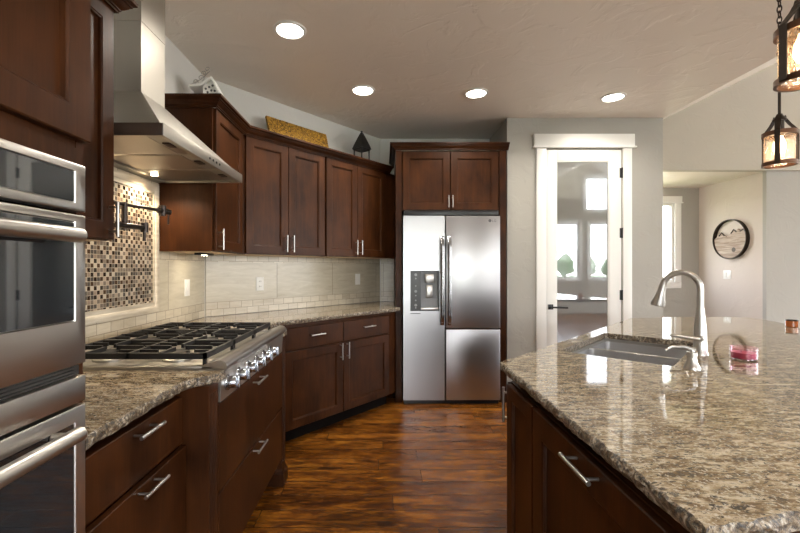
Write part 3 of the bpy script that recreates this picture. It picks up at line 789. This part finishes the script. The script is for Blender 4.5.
# ================================================================== rangetop
r = thing('gas_rangetop', 'stainless gas rangetop with six chrome knobs and black iron grates', 'rangetop', (-1.368, 1.953, 0), ROT_L)
hw = .4555
m = box(-hw, hw, -.742, -.080, .80, .918); m.box(-hw, -hw+.02, -.742, -.08, .918, .928, .002); m.box(hw-.02, hw, -.742, -.08, .918, .928, .002)
m.box(-hw, hw, -.115, -.080, .918, .935, .002); m.build('deck', 'steel', r)
# panel and bullnose profile (local y, z)
m = MB(); m.prism_x([(-.742, .797), (-.770, .797), (-.776, .905), (-.742, .905)], -hw, hw); pn = m.build('control_panel', 'steel', r)
pr = [(-.700, .922), (-.735, .930)]
for k in range(13):
    a = R(100)-k*R(230)/12; pr.append((-.771-.024*math.cos(math.pi-a)*-1*-1 if False else -.771+.024*math.cos(math.pi-a)*1, .926+.022*math.sin(a)))
pr = [(-.700, .918), (-.702, .930), (-.755, .949), (-.772, .9495), (-.785, .945), (-.793, .935), (-.795, .925), (-.790, .912), (-.778, .905), (-.742, .905), (-.742, .918)]
m = MB(); m.prism_x(pr, -hw+.0, hw); m.build('bullnose', 'steel_oven', r)
for k in range(6):
    zc = 1.553+k*.1145-1.953; yk = -.7735; zk = .855
    m = MB(); m.lathe([(.030, 0), (.030, .006), (.026, .009)], (0, 0, 0), 'z', 24)
    m.lathe([(.0235, .009), (.0225, .036), (.020, .040)], (0, 0, 0), 'z', 24); m.box(-.006, .006, -.0225, .0225, .036, .049, .002)
    M_ = Matrix.Translation((zc, yk, zk)) @ Matrix.Rotation(R(90-3), 4, 'X')
    m.xf(M_); m.build('knob', 'chrome', pn)
# burners and grates
for gx in (-.29, 0, .29):
    for gy in (-.255, -.535):
        m = MB(); m.lathe([(.062, .9185), (.062, .926), (.052, .930), (.05, .938), (.030, .940)], (gx, gy, 0), 'z', 24)
        b_ = m.build('burner', 'steel', r); MB().lathe([(.040, .940), (.043, .944), (.040, .953), (.0, .955)], (gx, gy, 0), 'z', 24, cap=False).build('burner_cap', 'black_iron', b_)
def grate(x0, x1):
    m = MB(); y0, y1 = -.708, -.125; zt = .972; t = .012; b = .958
    for y in (y0, y1-t, (y0+y1)/2-t/2): m.box(x0, x1, y, y+t, b-.008, zt)
    for x in (x0, x1-t): m.box(x, x+t, y0, y1, b-.008, zt)
    cx = (x0+x1)/2
    for cy in (-.255, -.535):
        for k in range(4):
            a = k*math.pi/2; c, q = math.cos(a), math.sin(a); L = (x1-x0)/2 if k % 2 == 0 else .14
            rs = []
            for rr in (.030, L-.004):
                px, py = cx+rr*c, cy+rr*q; w = .005
                rs.append([(px-q*w, py+c*w, b), (px+q*w, py-c*w, b), (px+q*w, py-c*w, zt+.002), (px-q*w, py+c*w, zt+.002)])
            m.loft(rs)
    for fx in (.25, .75):
        xx = x0+(x1-x0)*fx
        for ya, yb in ((y0, y0+.075), (y1-.075, y1), ((y0+y1)/2-.075, (y0+y1)/2+.075)): m.box(xx-.0045, xx+.0045, ya, yb, b, zt)
    for x in (x0, x1-t):
        for y in (y0, y1-t): m.box(x, x+t, y, y+t, .919, b-.008)
    return m.build('grate', 'black_iron', r)
for a in (-.435, -.1445, .146): grate(a, a+.288)

# ================================================================== hood
r = thing('range_hood', 'stainless chimney range hood with flared canopy above the rangetop', 'range hood', (-1.368, 2.022, 0), ROT_L)
hw = .4425
m = MB()
m.box(-hw, hw, -.500, -.0, 1.842, 1.852)                                   # roof of the slab
m.box(-hw, hw, -.517, -.500, 1.802, 1.852, .002)
m.box(-hw, -hw+.012, -.500, 0, 1.802, 1.842); m.box(hw-.012, hw, -.500, 0, 1.802, 1.842); m.box(-hw, hw, -.06, -.0, 1.802, 1.842)
m.loft([[(-hw+.012, -.50, 1.852), (hw-.012, -.50, 1.852), (hw-.012, -.0, 1.852), (-hw+.012, -.0, 1.852)], [(-.105, -.232, 2.118), (.105, -.232, 2.118), (.105, -.0, 2.118), (-.105, -.0, 2.118)]])
cn = m.build('canopy', 'steel_hood', r)
m = box(-.1035, .1035, -.230, 0, 2.118, 2.45); m.box(-.1055, .1055, -.232, 0, 2.45, H-.001); m.build('chimney', 'steel_hood', r)
for k in range(3):
    x0 = -hw+.014+k*.286; f_ = MB(); f_.box(x0+.002, x0+.284, -.495, -.065, 1.812, 1.822, .002)
    f_.box(x0+.012, x0+.274, -.43, -.085, 1.8105, 1.812)
    ft = f_.build('filter', 'steel_hood', r); box(x0+.11, x0+.17, -.475, -.445, 1.808, 1.812).build('latch', 'black_plastic', ft)
for k in range(4): MB().lathe([(.006, -.5165), (.006, -.520)], (-.02+k*.04, 0, 1.827), 'y', 12).build('button', 'black_plastic', cn)
for x in (-.20, .24):
    MB().lathe([(.017, 1.801), (.017, 1.806)], (x, -.10, 0), 'z', 20).build('hood_lamp', 'halogen', r)
    l_ = bpy.data.lights.new('hood_light', 'SPOT'); l_.energy = HOOD_POWER*4; l_.spot_size = R(150); l_.spot_blend = .6; l_.color = (1, .80, .55); l_.shadow_soft_size = .02
    o = bpy.data.objects.new('hood_light', l_); COL.objects.link(o); o.parent = r; o.location = (x, -.10, 1.780)

# ================================================================== pot filler
r = thing('pot_filler', 'dark bronze folding pot filler tap on the mosaic above the rangetop', 'tap', (-1.3585, 1.93, 1.50), ROT_L)
m = MB(); m.lathe([(.030, 0), (.030, -.007), (.014, -.013), (.012, -.135)], (0, 0, 0), 'y', 20); m.tube([(0, -.135, -.030), (0, -.135, .10)], .0125, 14); m.build('wall_plate', 'dark_bronze', r)
m = MB(); m.tube([(-.09, -.120, .088), (.0, -.135, .091), (.27, -.165, .098)], .0088, 12); m.tube([(.24, -.162, .097), (.335, -.172, .099)], .0150, 16); m.lathe([(.0185, .070), (.0185, .125)], (.275, -.165, 0), 'z', 16); m.tube([(.325, -.171, .10), (.325, -.171, .03)], .005, 8)
m.build('upper_arm', 'dark_bronze', r)
m = MB(); m.tube([(-.06, -.135, -.012), (.135, -.15, -.008)], .0135, 14); m.lathe([(.018, -.030), (.018, .018)], (.135, -.15, 0), 'z', 16); m.tube([(.135, -.15, -.02), (.135, -.15, -.075)], .0075, 10)
m.build('lower_arm', 'dark_bronze', r)

# ================================================================== island
ISL = [(.462, .585), (.75, .648), (1.2, .74), (1.75, .88), (2.15, 1.15), (2.45, 1.65), (2.58, 2.15), (2.641, 2.589), (2.74, 2.85), (2.768, 3.08), (2.70, 3.13), (2.2, 3.11), (1.852, 3.055), (.464, 1.625)]
SC = Vector((1.190, 1.955)); U = Vector((.6912, .7227)); V = Vector((.7227, -.6912))    # sink centre, its long and short axes
def SP(u, v): p = SC+U*u+V*v; return (p.x, p.y)
def rrect(hu, hv, rad, cu=0, cv=0, seg=4):
    out = []
    for su, sv, a0 in ((1, 1, 0), (-1, 1, 90), (-1, -1, 180), (1, -1, 270)):
        for k in range(seg+1):
            a = R(a0+90*k/seg); out.append((cu+su*(hu-rad)+rad*math.cos(a), cv+sv*(hv-rad)+rad*math.sin(a)))
    return out
hole = [SP(u, v) for u, v in rrect(.352, .215, .02)]
tag(slab('granite_island_top', ISL, GZ0, GZ1, hole=hole[::-1], rough=.006, seed=3), 'speckled tan granite island top with a chiselled edge', 'countertop')
bpy.data.objects['granite_island_top']['category'] = 'countertop'

r = thing('kitchen_sink', 'dark stainless double-bowl sink set under the island top', 'sink', (SC.x, SC.y, 0), math.atan2(U.y, U.x))
m = MB(); zt = GZ0-.001
def bowl(cu, hu, hv, dep):
    o_ = rrect(hu, hv, .03, cu); 
    rings = [[(x, y, zt-.016) for x, y in o_], [(x, y, zt-dep+.03) for x, y in rrect(hu-.004, hv-.004, .03, cu)], [(x, y, zt-dep) for x, y in rrect(hu-.03, hv-.03, .03, cu)]]
    m.loft(rings, False, True)
    out = rrect(hu+.004, hv+.004, .03, cu)
    m.loft([[(x, y, zt-.016) for x, y in o_], [(x, y, zt-.016) for x, y in out], [(x, y, zt-dep-.004) for x, y in out]], False, True)
m2 = []
bowl(-.143, .205, .210, .22); bowl(.212, .136, .210, .18)
m.build('bowls', 'steel_sink', r)
m = MB(); ro = rrect(.375, .235, .03)
m.box(-.370, -.350, -.232, .232, zt-.016, zt); m.box(.350, .370, -.232, .232, zt-.016, zt); m.box(-.35, .35, -.232, -.212, zt-.016, zt); m.box(-.35, .35, .212, .232, zt-.016, zt)
m.box(.063, .075, -.212, .212, zt-.030, zt-.012, .003)
m.build('rim', 'nickel', r)
for cu, dp in ((-.143, .22), (.212, .18)): MB().lathe([(.042, zt-dep_ if False else zt-dp+.003), (.042, zt-dp+.006), (.030, zt-dp+.004), (.0, zt-dp+.002)], (cu, 0, 0), 'z', 20, cap=False).build('drain', 'chrome', r)

# island cabinet
r = thing('island_cabinet', 'dark wooden island cabinet below the granite island top', 'cabinet', (.50, 1.60, 0))
IC = [(.502, .66), (1.3, .84), (1.8, 1.25), (2.12, 1.9), (2.15, 2.88), (1.90, 2.99), (.502, 1.600)]
L_ = lambda x, y: (x-.50, y-1.60)
m = MB(); n_ = len(IC)
m.loft([[(*L_(*p), z) for p in IC] for z in (.10, .842)], True, False)
IC2 = [(.545, .70), (1.3, .88), (1.77, 1.27), (2.08, 1.9), (2.11, 2.87), (1.892, 2.973), (.545, 1.636)]
m.loft([[(*L_(*p), .842) for p in IC], [(*L_(*p), .842) for p in IC2], [(*L_(*p), .882) for p in IC2]], False, False)
m.build('carcass', 'cherry', r, smooth=False)
m = MB(); cx_, cy_ = 1.3, 1.8
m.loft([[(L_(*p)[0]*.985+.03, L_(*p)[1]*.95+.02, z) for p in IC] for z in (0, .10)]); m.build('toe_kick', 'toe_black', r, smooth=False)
# front facing the aisle (towards -x): local frame rotated -90
def face(par, name, x0, x1, z0, z1, origin, rz, panel=True, t=.020, st=.062):
    m = ringdoor(x0, x1, z0, z1, -t, t=t-.0005, panel=panel, st=st); m.xf(Matrix.Translation((*L_(*origin), 0)) @ Matrix.Rotation(rz, 4, 'Z'))
    return m.build(name, CD, par)
def fpt(origin, rz, x, y, z): return Matrix.Translation((*L_(*origin), 0)) @ Matrix.Rotation(rz, 4, 'Z') @ Vector((x, y, z))
o0 = (.502, 1.600)
face(r, 'end_panel', .004, .272, .12, .838, o0, R(-90), st=.05)
d_ = face(r, 'door', .280, .925, .12, .838, o0, R(-90), st=.075)
p0 = fpt(o0, R(-90), .560, -.020, .815); p1 = fpt(o0, R(-90), .704, -.020, .815); pull(MB(), p0, p1, (-1, 0, 0), r=.006).build('handle', 'nickel', d_)
di = (Vector((1.90, 2.99))-Vector((.502, 1.600))).normalized(); ang = math.atan2(-di.y, -di.x); Ld = (Vector((1.90, 2.99))-Vector((.502, 1.600))).length
on = Vector((-di.y, di.x))
o1 = (1.90, 2.99)
for a, b in ((Ld-.46, Ld-.004), (Ld-.93, Ld-.465), (Ld-1.40, Ld-.935), (Ld-1.94, Ld-1.41)):
    d_ = face(r, 'door', a, b, .12, .838, o1, ang)
    q = b-.028
    p0 = fpt(o1, ang, q, -.020, .665); p1 = fpt(o1, ang, q, -.020, .805); pull(MB(), p0, p1, (on.x, on.y, 0), r=.006).build('handle', 'nickel', d_)

# ================================================================== faucet and things on the island
r = thing('kitchen_faucet', 'brushed nickel gooseneck pull-down faucet behind the island sink', 'faucet', (1.372, 1.768, GZ1), math.atan2(-V.y, -V.x))   # local x points over the sink
MB().lathe([(.030, 0), (.030, .006), (.026, .012), (.0245, .05), (.023, .11), (.019, .15), (.0155, .185), (.0145, .20)], seg=28).build('body', 'nickel', r)
pts = [(0, 0, .195), (0, 0, .270)]
for k in range(15):
    a = R(180-k*12.4); pts.append((.068+.068*math.cos(a), 0, .286+.068*math.sin(a)))
m = MB(); m.tube(pts, .0130, 20); m.build('spout', 'nickel', r)
e0 = Vector(pts[-1]); dr_ = (Vector(pts[-1])-Vector(pts[-2])).normalized()
m = MB(); m.tube([e0-dr_*.004, e0+dr_*.03, e0+dr_*.085, e0+dr_*.095], [.0148, .0160, .029, .027], 20); m.build('spray_head', 'nickel', r)
m = MB(); 
lx = Vector((math.cos(R(38)), math.sin(R(38)), 0))
m.tube([(0, -.0, .072), (0, .040, .072)], [.016, .014], 16)
m.tube([(0, .040, .072), (.03, .050, .074), (.10, .060, .080)], [.010, .008, .0065], 12); m.build('lever', 'nickel', r)
r = thing('soap_dispenser', 'small brushed nickel soap pump at the near sink corner', 'soap dispenser', (1.146, 1.516, GZ1), R(172))
MB().lathe([(.027, 0), (.027, .004), (.024, .012), (.0165, .026), (.015, .045), (.017, .047), (.017, .062), (.008, .064), (.007, .070)], seg=20).build('body', 'nickel', r)
m = MB(); m.tube([(-.010, 0, .070), (.03, 0, .082), (.07, 0, .080), (.092, 0, .066)], [.0075, .0065, .005, .0045], 10); m.build('nozzle', 'nickel', r)
r = thing('jar_candle', 'pink jar candle in clear glass on the island, right of the faucet', 'candle', (1.476, 1.672, GZ1))
MB().lathe([(.038, .0005), (.044, .006), (.045, .030), (.045, .052), (.0425, .052), (.0425, .030), (.041, .007), (.0, .006)], seg=28, cap=False).build('glass', 'rose_glass', r)
MB().lathe([(.0, .0065), (.0405, .0075), (.042, .030), (.0, .031)], seg=28, cap=False).build('wax', 'wax', r)
for k in range(2): MB().tube([(-.012+k*.024, 0, .030), (-.011+k*.024, 0, .041)], .0012, 6).build('wick', 'print_grey', r)
r = thing('votive_holder', 'small brown amber glass holder at the far right end of the island top', 'candle holder', (2.600, 2.60, GZ1))
MB().lathe([(.026, .0005), (.030, .005), (.031, .040), (.0285, .040), (.027, .006), (.0, .005)], seg=20, cap=False).build('cup', 'amber_glass', r)
MB().lathe([(.0315, .038), (.0325, .041), (.0315, .044), (.0285, .044), (.0285, .038)], seg=20, cap=False).build('rim', 'bronze', r)

# ================================================================== decor above the cabinets
TOPZ = UT+.001
p = DP(.80, .13)
r = thing('carved_plank', 'gold carved plank leaning on the wall on top of the slanted wall cabinets', 'decoration', (p[0], p[1], TOPZ), ROT_D)
m = MB(); n1, n2 = 32, 9; rs = []
def lean(x, s, y): c, q = math.cos(R(-18)), math.sin(R(-18)); return (x, y*c-s*q-.06, s*c+y*q)
LX, LH = .325, .30
for j in range(n2+1):
    s_ = LH*j/n2; hwid = LX-.012*(1-j/n2)
    rs.append([lean(-hwid+2*hwid*i/n1, s_, -.012+.004*noise.noise(Vector((i*1.3, j*1.7, 0)))) for i in range(n1+1)])
vs = [v for q in rs for v in q]; w_ = n1+1
m.add(vs, [(j*w_+i, j*w_+i+1, (j+1)*w_+i+1, (j+1)*w_+i) for j in range(n2) for i in range(n1)])
m.add([lean(-LX+.012, 0, .01), lean(LX-.012, 0, .01), lean(LX, LH, .01), lean(-LX, LH, .01), lean(-LX+.012, 0, -.010), lean(LX-.012, 0, -.010), lean(LX, LH, -.010), lean(-LX, LH, -.010)],
      [(0, 1, 2, 3), (0, 4, 5, 1), (1, 5, 6, 2), (2, 6, 7, 3), (3, 7, 4, 0)])
m.build('board', 'gold_carved', r)
m = MB(); random.seed(4)
for k in range(15):      # raised carved marks, no letters
    x = -.26+k*.037; hgt = random.uniform(.035, .06); s0 = .085
    a, b, c2, d2 = lean(x, s0, -.021), lean(x+.018, s0, -.021), lean(x+.018, s0+hgt, -.021), lean(x, s0+hgt, -.021)
    a2, b2, c3, d3 = lean(x, s0, -.010), lean(x+.018, s0, -.010), lean(x+.018, s0+hgt, -.010), lean(x, s0+hgt, -.010)
    m.loft([[a2, b2, c3, d3], [a, b, c2, d2]])
m.build('relief', 'gold_carved', r)

p = DP(1.515, .20)
r = thing('candle_lantern', 'small black metal lantern on top of the wall cabinets near the refrigerator', 'lantern', (p[0], p[1], TOPZ), ROT_D)
m = box(-.058, .058, -.058, .058, 0, .015, .003)
for sx in (-1, 1):
    for sy in (-1, 1): m.box(sx*.053-.005, sx*.053+.005, sy*.053-.005, sy*.053+.005, .015, .21)
m.box(-.062, .062, -.062, .062, .205, .215); m.build('frame', 'black_iron', r)
m = MB(); m.loft([[(-s, -s, z), (s, -s, z), (s, s, z), (-s, s, z)] for s, z in ((.070, .215), (.056, .26), (.034, .32), (.015, .37))]); m.lathe([(.014, .370), (.018, .378), (.008, .386), (.013, .396), (.0, .405)], cap=False, seg=12)
m.build('roof', 'black_iron', r)
MB().lathe([(.030, .0155), (.030, .10), (0, .10)], seg=16, cap=False).build('candle', 'white_paint', r)

r = thing('birdhouse_ornament', 'white pierced house ornament with scrollwork on top of the corner cabinet', 'decoration', (-1.150, 2.70, TOPZ), R(4))
# gable front facing the viewer
m = MB(); gp = [(-.040, 0), (.072, 0), (.072, .165), (.017, .262), (-.040, .215)]
m.prism_y(gp, -.005, .005); m.prism_y(gp, .09, .10); m.box(-.040, -.032, .005, .09, 0, .21); m.box(.064, .072, .005, .09, 0, .16); m.build('house', 'white_paint', r)
m = MB(); m.prism_y([(-.125, .205), (-.042, .218), (.016, .262), (.078, .140), (.088, .144), (.018, .280), (-.048, .232), (-.125, .218)], -.02, .115); m.build('roof', 'white_paint', r)
m = MB()
for a, b in ((-.022, .20), (0, .212), (.022, .222), (-.010, .178), (.014, .190), (.036, .188), (.046, .165), (.010, .160), (-.022, .16)): m.lathe([(.0075, -.0065), (.0075, -.004)], (a, 0, b), 'y', 10)
m.build('piercing', 'print_grey', r)
m = MB()
def scroll(cx, cz, r0, r1, turns, a0, sgn=1):
    P = []
    for k in range(26):
        u = k/25; a = R(a0)+sgn*u*turns*2*math.pi; rr = r0+(r1-r0)*u; P.append((cx+rr*math.cos(a), -.012, cz+rr*math.sin(a)))
    m.tube(P, .0028, 6)
scroll(-.085, .240, .020, .004, 1.3, -60); scroll(-.050, .268, .022, .004, 1.3, -70); scroll(-.008, .325, .020, .004, 1.4, -90); scroll(-.030, .300, .016, .004, 1.2, 200, -1)
m.tube([(-.12, -.012, .220), (-.07, -.012, .245), (-.03, -.012, .275), (-.005, -.012, .305)], .003, 6)
m.build('scrollwork', 'nickel', r)

# ================================================================== plates on the walls
def plate(label, loc, rz, kind='outlet', w=.072, h=.115):
    r = thing('wall_outlet' if kind == 'outlet' else 'light_switch', label, 'outlet' if kind == 'outlet' else 'switch', loc, rz)
    box(-w/2, w/2, -.006, 0, -h/2, h/2, .002).build('cover_plate', 'white_plastic', r)
    if kind == 'outlet':
        for s in (-1, 1):
            q = MB().lathe([(.016, -.0085), (.0165, -.006)], (0, 0, s*.021), 'y', 18).build('receptacle', 'white_plastic', r)
            box(-.008, -.005, -.0092, -.0084, s*.021-.005, s*.021+.005).box(.004, .007, -.0092, -.0084, s*.021-.005, s*.021+.005).build('slots', 'black_plastic', q)
    else:
        nn = 2 if w > .1 else 1
        for k in range(nn):
            cx = 0 if nn == 1 else (-.023+k*.046)
            box(cx-.0165, cx+.0165, -.011, -.006, -.033, .033, .002).build('rocker', 'white_plastic', r)
plate('white switch plate on the left wall tiles near the corner', (-1.361, 2.825, 1.153), ROT_L, 'switch')
p = DP(.475, BT); plate('white outlet on the slanted wall tiles, nearest the rangetop', (p[0], p[1], 1.155), ROT_D)
p = DP(1.645, BT); plate('white switch plate on the slanted wall tiles near the refrigerator', (p[0], p[1], 1.17), ROT_D, 'switch')
plate('white double switch plate below the round wall art', (4.5405, 5.39, 1.20), R(-90), 'switch', w=.118)

# ================================================================== round wall art
r = thing('round_wall_art', 'round wall art of pale wood mountains in a dark metal ring', 'wall art', (4.5395, 5.315, 1.665), R(-90))
RR = .258; m = MB(); ring = []
for k in range(48):
    a = 2*math.pi*k/48; ring.append([(q*math.cos(a), y, q*math.sin(a)) for q, y in ((RR, 0), (RR, -.05), (RR-.008, -.05), (RR-.008, 0))])
ring.append(ring[0]); m.loft(ring, False, False); m.build('metal_ring', 'bronze', r)
ridge = [(-.248, .01), (-.20, .045), (-.165, .055), (-.13, .090), (-.09, .055), (-.05, .035), (0, .055), (.06, .115), (.085, .095), (.12, .125), (.165, .085), (.205, .11), (.235, .07)]
arc = [(.248*math.cos(R(a)), .248*math.sin(R(a))) for a in range(8, -188, -8)]
pl = ridge[::-1]; poly_ = [(x, z) for x, z in ridge]+[(x, z) for x, z in arc if z < .03 and x > -.2479]
m = MB(); m.prism_y(poly_, -.032, -.012); m.build('wood_mountains', 'barnwood', r)
m = MB()
for a, b, c in (((-.165, .050), (-.13, .094), (-.085, .052)), ((.02, .072), (.06, .119), (.10, .085)), ((.155, .09), (.205, .115), (.235, .075))):
    m.tube([(a[0], -.033, a[1]), (b[0], -.033, b[1]), (c[0], -.033, c[1])], .008, 6)
m.build('peak_outline', 'bronze', r)
m = MB().lathe([(.030, -.033), (.0, -.0345)], (.06, 0, -.14), 'y', 12, cap=False); m.build('knot', 'bronze', r)

# ================================================================== lamps
def can(x, y, label, first=None):
    if first: 
        c = clone(first, (x, y, H), 0, label); return c
    r = thing('ceiling_light', label, 'ceiling light', (x, y, H), 0, 'recessed lights in the kitchen ceiling')
    MB().lathe([(.100, -.0005), (.099, -.007), (.082, -.010), (.078, -.004), (.078, -.0005)], seg=36, cap=False).build('trim_ring', 'white_trim', r)
    MB().lathe([(.078, -.004), (.04, -.006), (0, -.0065)], seg=36, cap=False).build('lens', 'lens', r)
    l = bpy.data.lights.new('can_light', 'SPOT'); l.energy = CAN_POWER*4; l.color = (1, .93, .82); l.spot_size = R(160); l.spot_blend = .8; l.shadow_soft_size = .07
    o = bpy.data.objects.new('can_light', l); COL.objects.link(o); o.parent = r; o.location = (0, 0, -.012)
    return r
c0 = can(-.575, 2.512, 'round recessed ceiling light nearest the hood, largest in view')
can(-.168, 3.359, 'round recessed ceiling light above the black lantern', c0)
can(.775, 3.417, 'round recessed ceiling light in front of the refrigerator cabinet', c0)
can(1.966, 3.496, 'round recessed ceiling light in front of the pantry door', c0)
for k, (x, y) in enumerate(((.9, .6), (.9, -1.4))):
    can(x, y, ('round recessed ceiling light above the near end of the island', 'round recessed ceiling light in the room behind the island')[k], c0)

can(1.95, 4.21, 'round recessed ceiling light inside the pantry behind the frosted door', c0)

r = thing('pendant_light', 'seeded glass pendant lantern, the farther and smaller of the two', 'pendant light', (1.697, 1.75, 1.731), R(20), 'pendants over the island')
RG = .052; GH = .132
def pend(r, top):
    def ring_(z0, z1, ro=RG+.006, ri=RG-.001):
        return MB().lathe([(ri, z0), (ro, z0), (ro, z1), (ri, z1), (ri, z0)], seg=40, cap=False)
    ring_(-.004, .012).build('lower_ring', 'copper_ring', r); ring_(GH-.010, GH+.008).build('upper_ring', 'copper_ring', r)
    MB().lathe([(RG-.002, .004), (RG-.002, GH)], seg=40, cap=False).build('glass', 'seeded_glass', r)
    for k in range(3):
        a = R(200+k*120); c, s = math.cos(a), math.sin(a); m = MB(); w = .009
        pth = [(RG+.0075, -.002), (RG+.0075, GH+.008), (RG*.62, GH+.040), (.018, GH+.062), (.014, GH+.075)]
        rs = [[(q*c-s*w, q*s+c*w, z), (q*c+s*w, q*s-c*w, z), ((q+.003)*c+s*w, (q+.003)*s-c*w, z+.002), ((q+.003)*c-s*w, (q+.003)*s+c*w, z+.002)] for q, z in pth]
        m.loft(rs); m.build('strap', 'bronze', r)
    m = MB().lathe([(.0, GH+.055), (.024, GH+.056), (.024, GH+.062), (.012, GH+.078), (.010, GH+.085), (.0, GH+.087)], seg=20, cap=False)
    m.lathe([(.016, GH+.056), (.016, GH-.004), (.013, GH-.010)], seg=16); m.build('socket', 'bronze', r)
    MB().lathe([(.0, GH-.085), (.014, GH-.080), (.022, GH-.062), (.020, GH-.038), (.012, GH-.018), (.011, GH-.008)], seg=16, cap=False).build('bulb', 'bulb', r)
    MB().tube([(0, 0, GH+.08), (0, 0, GH+.33)], .0055, 10).build('rod', 'bronze', r)
    m = MB(); z = GH+.335; k = 0
    while z < top-.03:
        P = []; L = .021
        for q in range(13):
            a = 2*math.pi*q/12; u, w = .008*math.cos(a), L*math.sin(a)*.75; P.append((u if k % 2 else 0, 0 if k % 2 else u, z+L*.6+w))
        m.tube(P, .0024, 6, cap=False); z += .0235; k += 1
    m.build('chain', 'bronze', r)
    MB().lathe([(.0, top-.03), (.02, top-.028), (.055, top-.012), (.06, top-.001)], seg=24, cap=False).build('ceiling_canopy', 'bronze', r)
    l = bpy.data.lights.new('pendant_glow', 'POINT'); l.energy = PEND_POWER; l.color = (1, .72, .42); l.shadow_soft_size = .02
    o = bpy.data.objects.new('pendant_glow', l); COL.objects.link(o); o.parent = r; o.location = (0, 0, .055)
pend(r, H-1.731)
clone(r, (1.072, 1.04, 1.765), R(-14), 'seeded glass pendant lantern, nearest to the viewer and cut by the right edge')
bpy.data.objects['pendant_light.001'].scale = (1, 1, 1)

r = thing('flush_lamp', 'small bronze ceiling lantern in the alcove near the window', 'ceiling light', (3.52, 5.30, 2.30))
box(-.065, .065, -.065, .065, 0, .012, .002).box(-.065, .065, -.065, .065, .10, .112, .002).build('cage', 'bronze', r)
m = MB()
for sx in (-1, 1):
    for sy in (-1, 1): m.box(sx*.06-.005, sx*.06+.005, sy*.06-.005, sy*.06+.005, .012, .10)
m.box(-.02, .02, -.02, .02, .112, .139); m.build('posts', 'bronze', r)
MB().lathe([(.04, .014), (.04, .098)], seg=20).build('glass', 'lens', r)
l = bpy.data.lights.new('alcove_glow', 'POINT'); l.energy = 6; l.color = (1, .84, .66); l.shadow_soft_size = .05
o = bpy.data.objects.new('alcove_glow', l); COL.objects.link(o); o.parent = r; o.location = (0, 0, -.03)

# ================================================================== pantry interior
r = thing('pantry_shelf', 'white pantry shelving seen blurred behind the frosted door', 'shelf', (1.95, 4.45, 0))
for z in (.45, .85, 1.25, 1.65, 2.05):
    box(-.63, .65, -.12, .17, z-.02, z).build('shelf_board', 'white_paint', r)
m = MB()
for x in (-.63, .65): m.box(x-.01, x+.01, -.12, .17, 0, 2.3)
m.build('shelf_side', 'white_paint', r)
cols = {'box_red': (.45, .06, .07), 'box_blue': (.06, .12, .30), 'box_purple': (.30, .12, .25), 'box_tan': (.45, .33, .18)}
for k, c in cols.items(): plain(k, c, .6)
random.seed(9)
for z, items in ((.45, ('box_blue', 'box_blue', 'box_tan')), (.85, ('box_blue', 'box_purple', 'box_blue')), (1.25, ('box_red', 'box_purple')), (1.65, ('box_tan', 'box_tan'))):
    for k, c in enumerate(items):
        x = 1.62+k*.24
        o = box(-.09, .09, -.07, .07, 0, .22+.04*(k % 2), .004).build('storage_box', c); o.location = (x, 4.47, z+.0005)
        tag(o, '%s box on the pantry shelf %s, behind the frosted door' % (c[4:], {.45: 'nearest the floor', .85: 'second from the floor', 1.25: 'at the middle', 1.65: 'fourth from the floor'}[z]), 'box', 'boxes in the pantry')

# ================================================================== outdoors
struct(box(-60, 60, -80, -3.9, -.5, -.4).build('ground', 'lawn', smooth=False))
struct(box(-6, 22, -16, -3.9, -.4, -.32).build('bounce_slab', 'bounce_concrete', smooth=False))  # pale slab added out of view to bounce daylight up through the rear windows
struct(box(-60, 60, 6.3, 80, -.5, -.4).build('ground', 'lawn', smooth=False))
def tree(x, y, h, w, label):
    r = thing('tree', label, 'tree', (x, y, -.4), 0, 'trees outside the windows')
    MB().tube([(0, 0, 0), (0, 0, h*.5)], .15, 8).build('trunk', 'bark', r)
    bm = bmesh.new(); bmesh.ops.create_icosphere(bm, subdivisions=3, radius=1)
    for v in bm.verts:
        q = v.co.copy(); s = 1+.35*noise.noise(q*2.3+Vector((x, y, 0)))+.15*noise.noise(q*6)
        tp = 1-.45*max(0, q.z); v.co = Vector((q.x*w*s*tp, q.y*w*s*tp, h*.55+q.z*h*.45*s))
    me = bpy.data.meshes.new('crown'); bm.to_mesh(me); bm.free(); me.materials.append(MATS['foliage'])
    o = bpy.data.objects.new('crown', me); COL.objects.link(o); o.parent = r
random.seed(3)
for k in range(15): tree(2+k*4.1+random.uniform(-.3, .3), -62+random.uniform(-1, 1), random.uniform(3.2, 4.4), random.uniform(1.15, 1.4), 'bushy green tree in the row beyond the rear lawn')
for k in range(5): tree(8+k*6.5+random.uniform(-1, 1), 40+(k % 2)*5, random.uniform(3.4, 4.6), random.uniform(1.4, 1.8), 'bushy green tree beyond the lawn outside the alcove window')
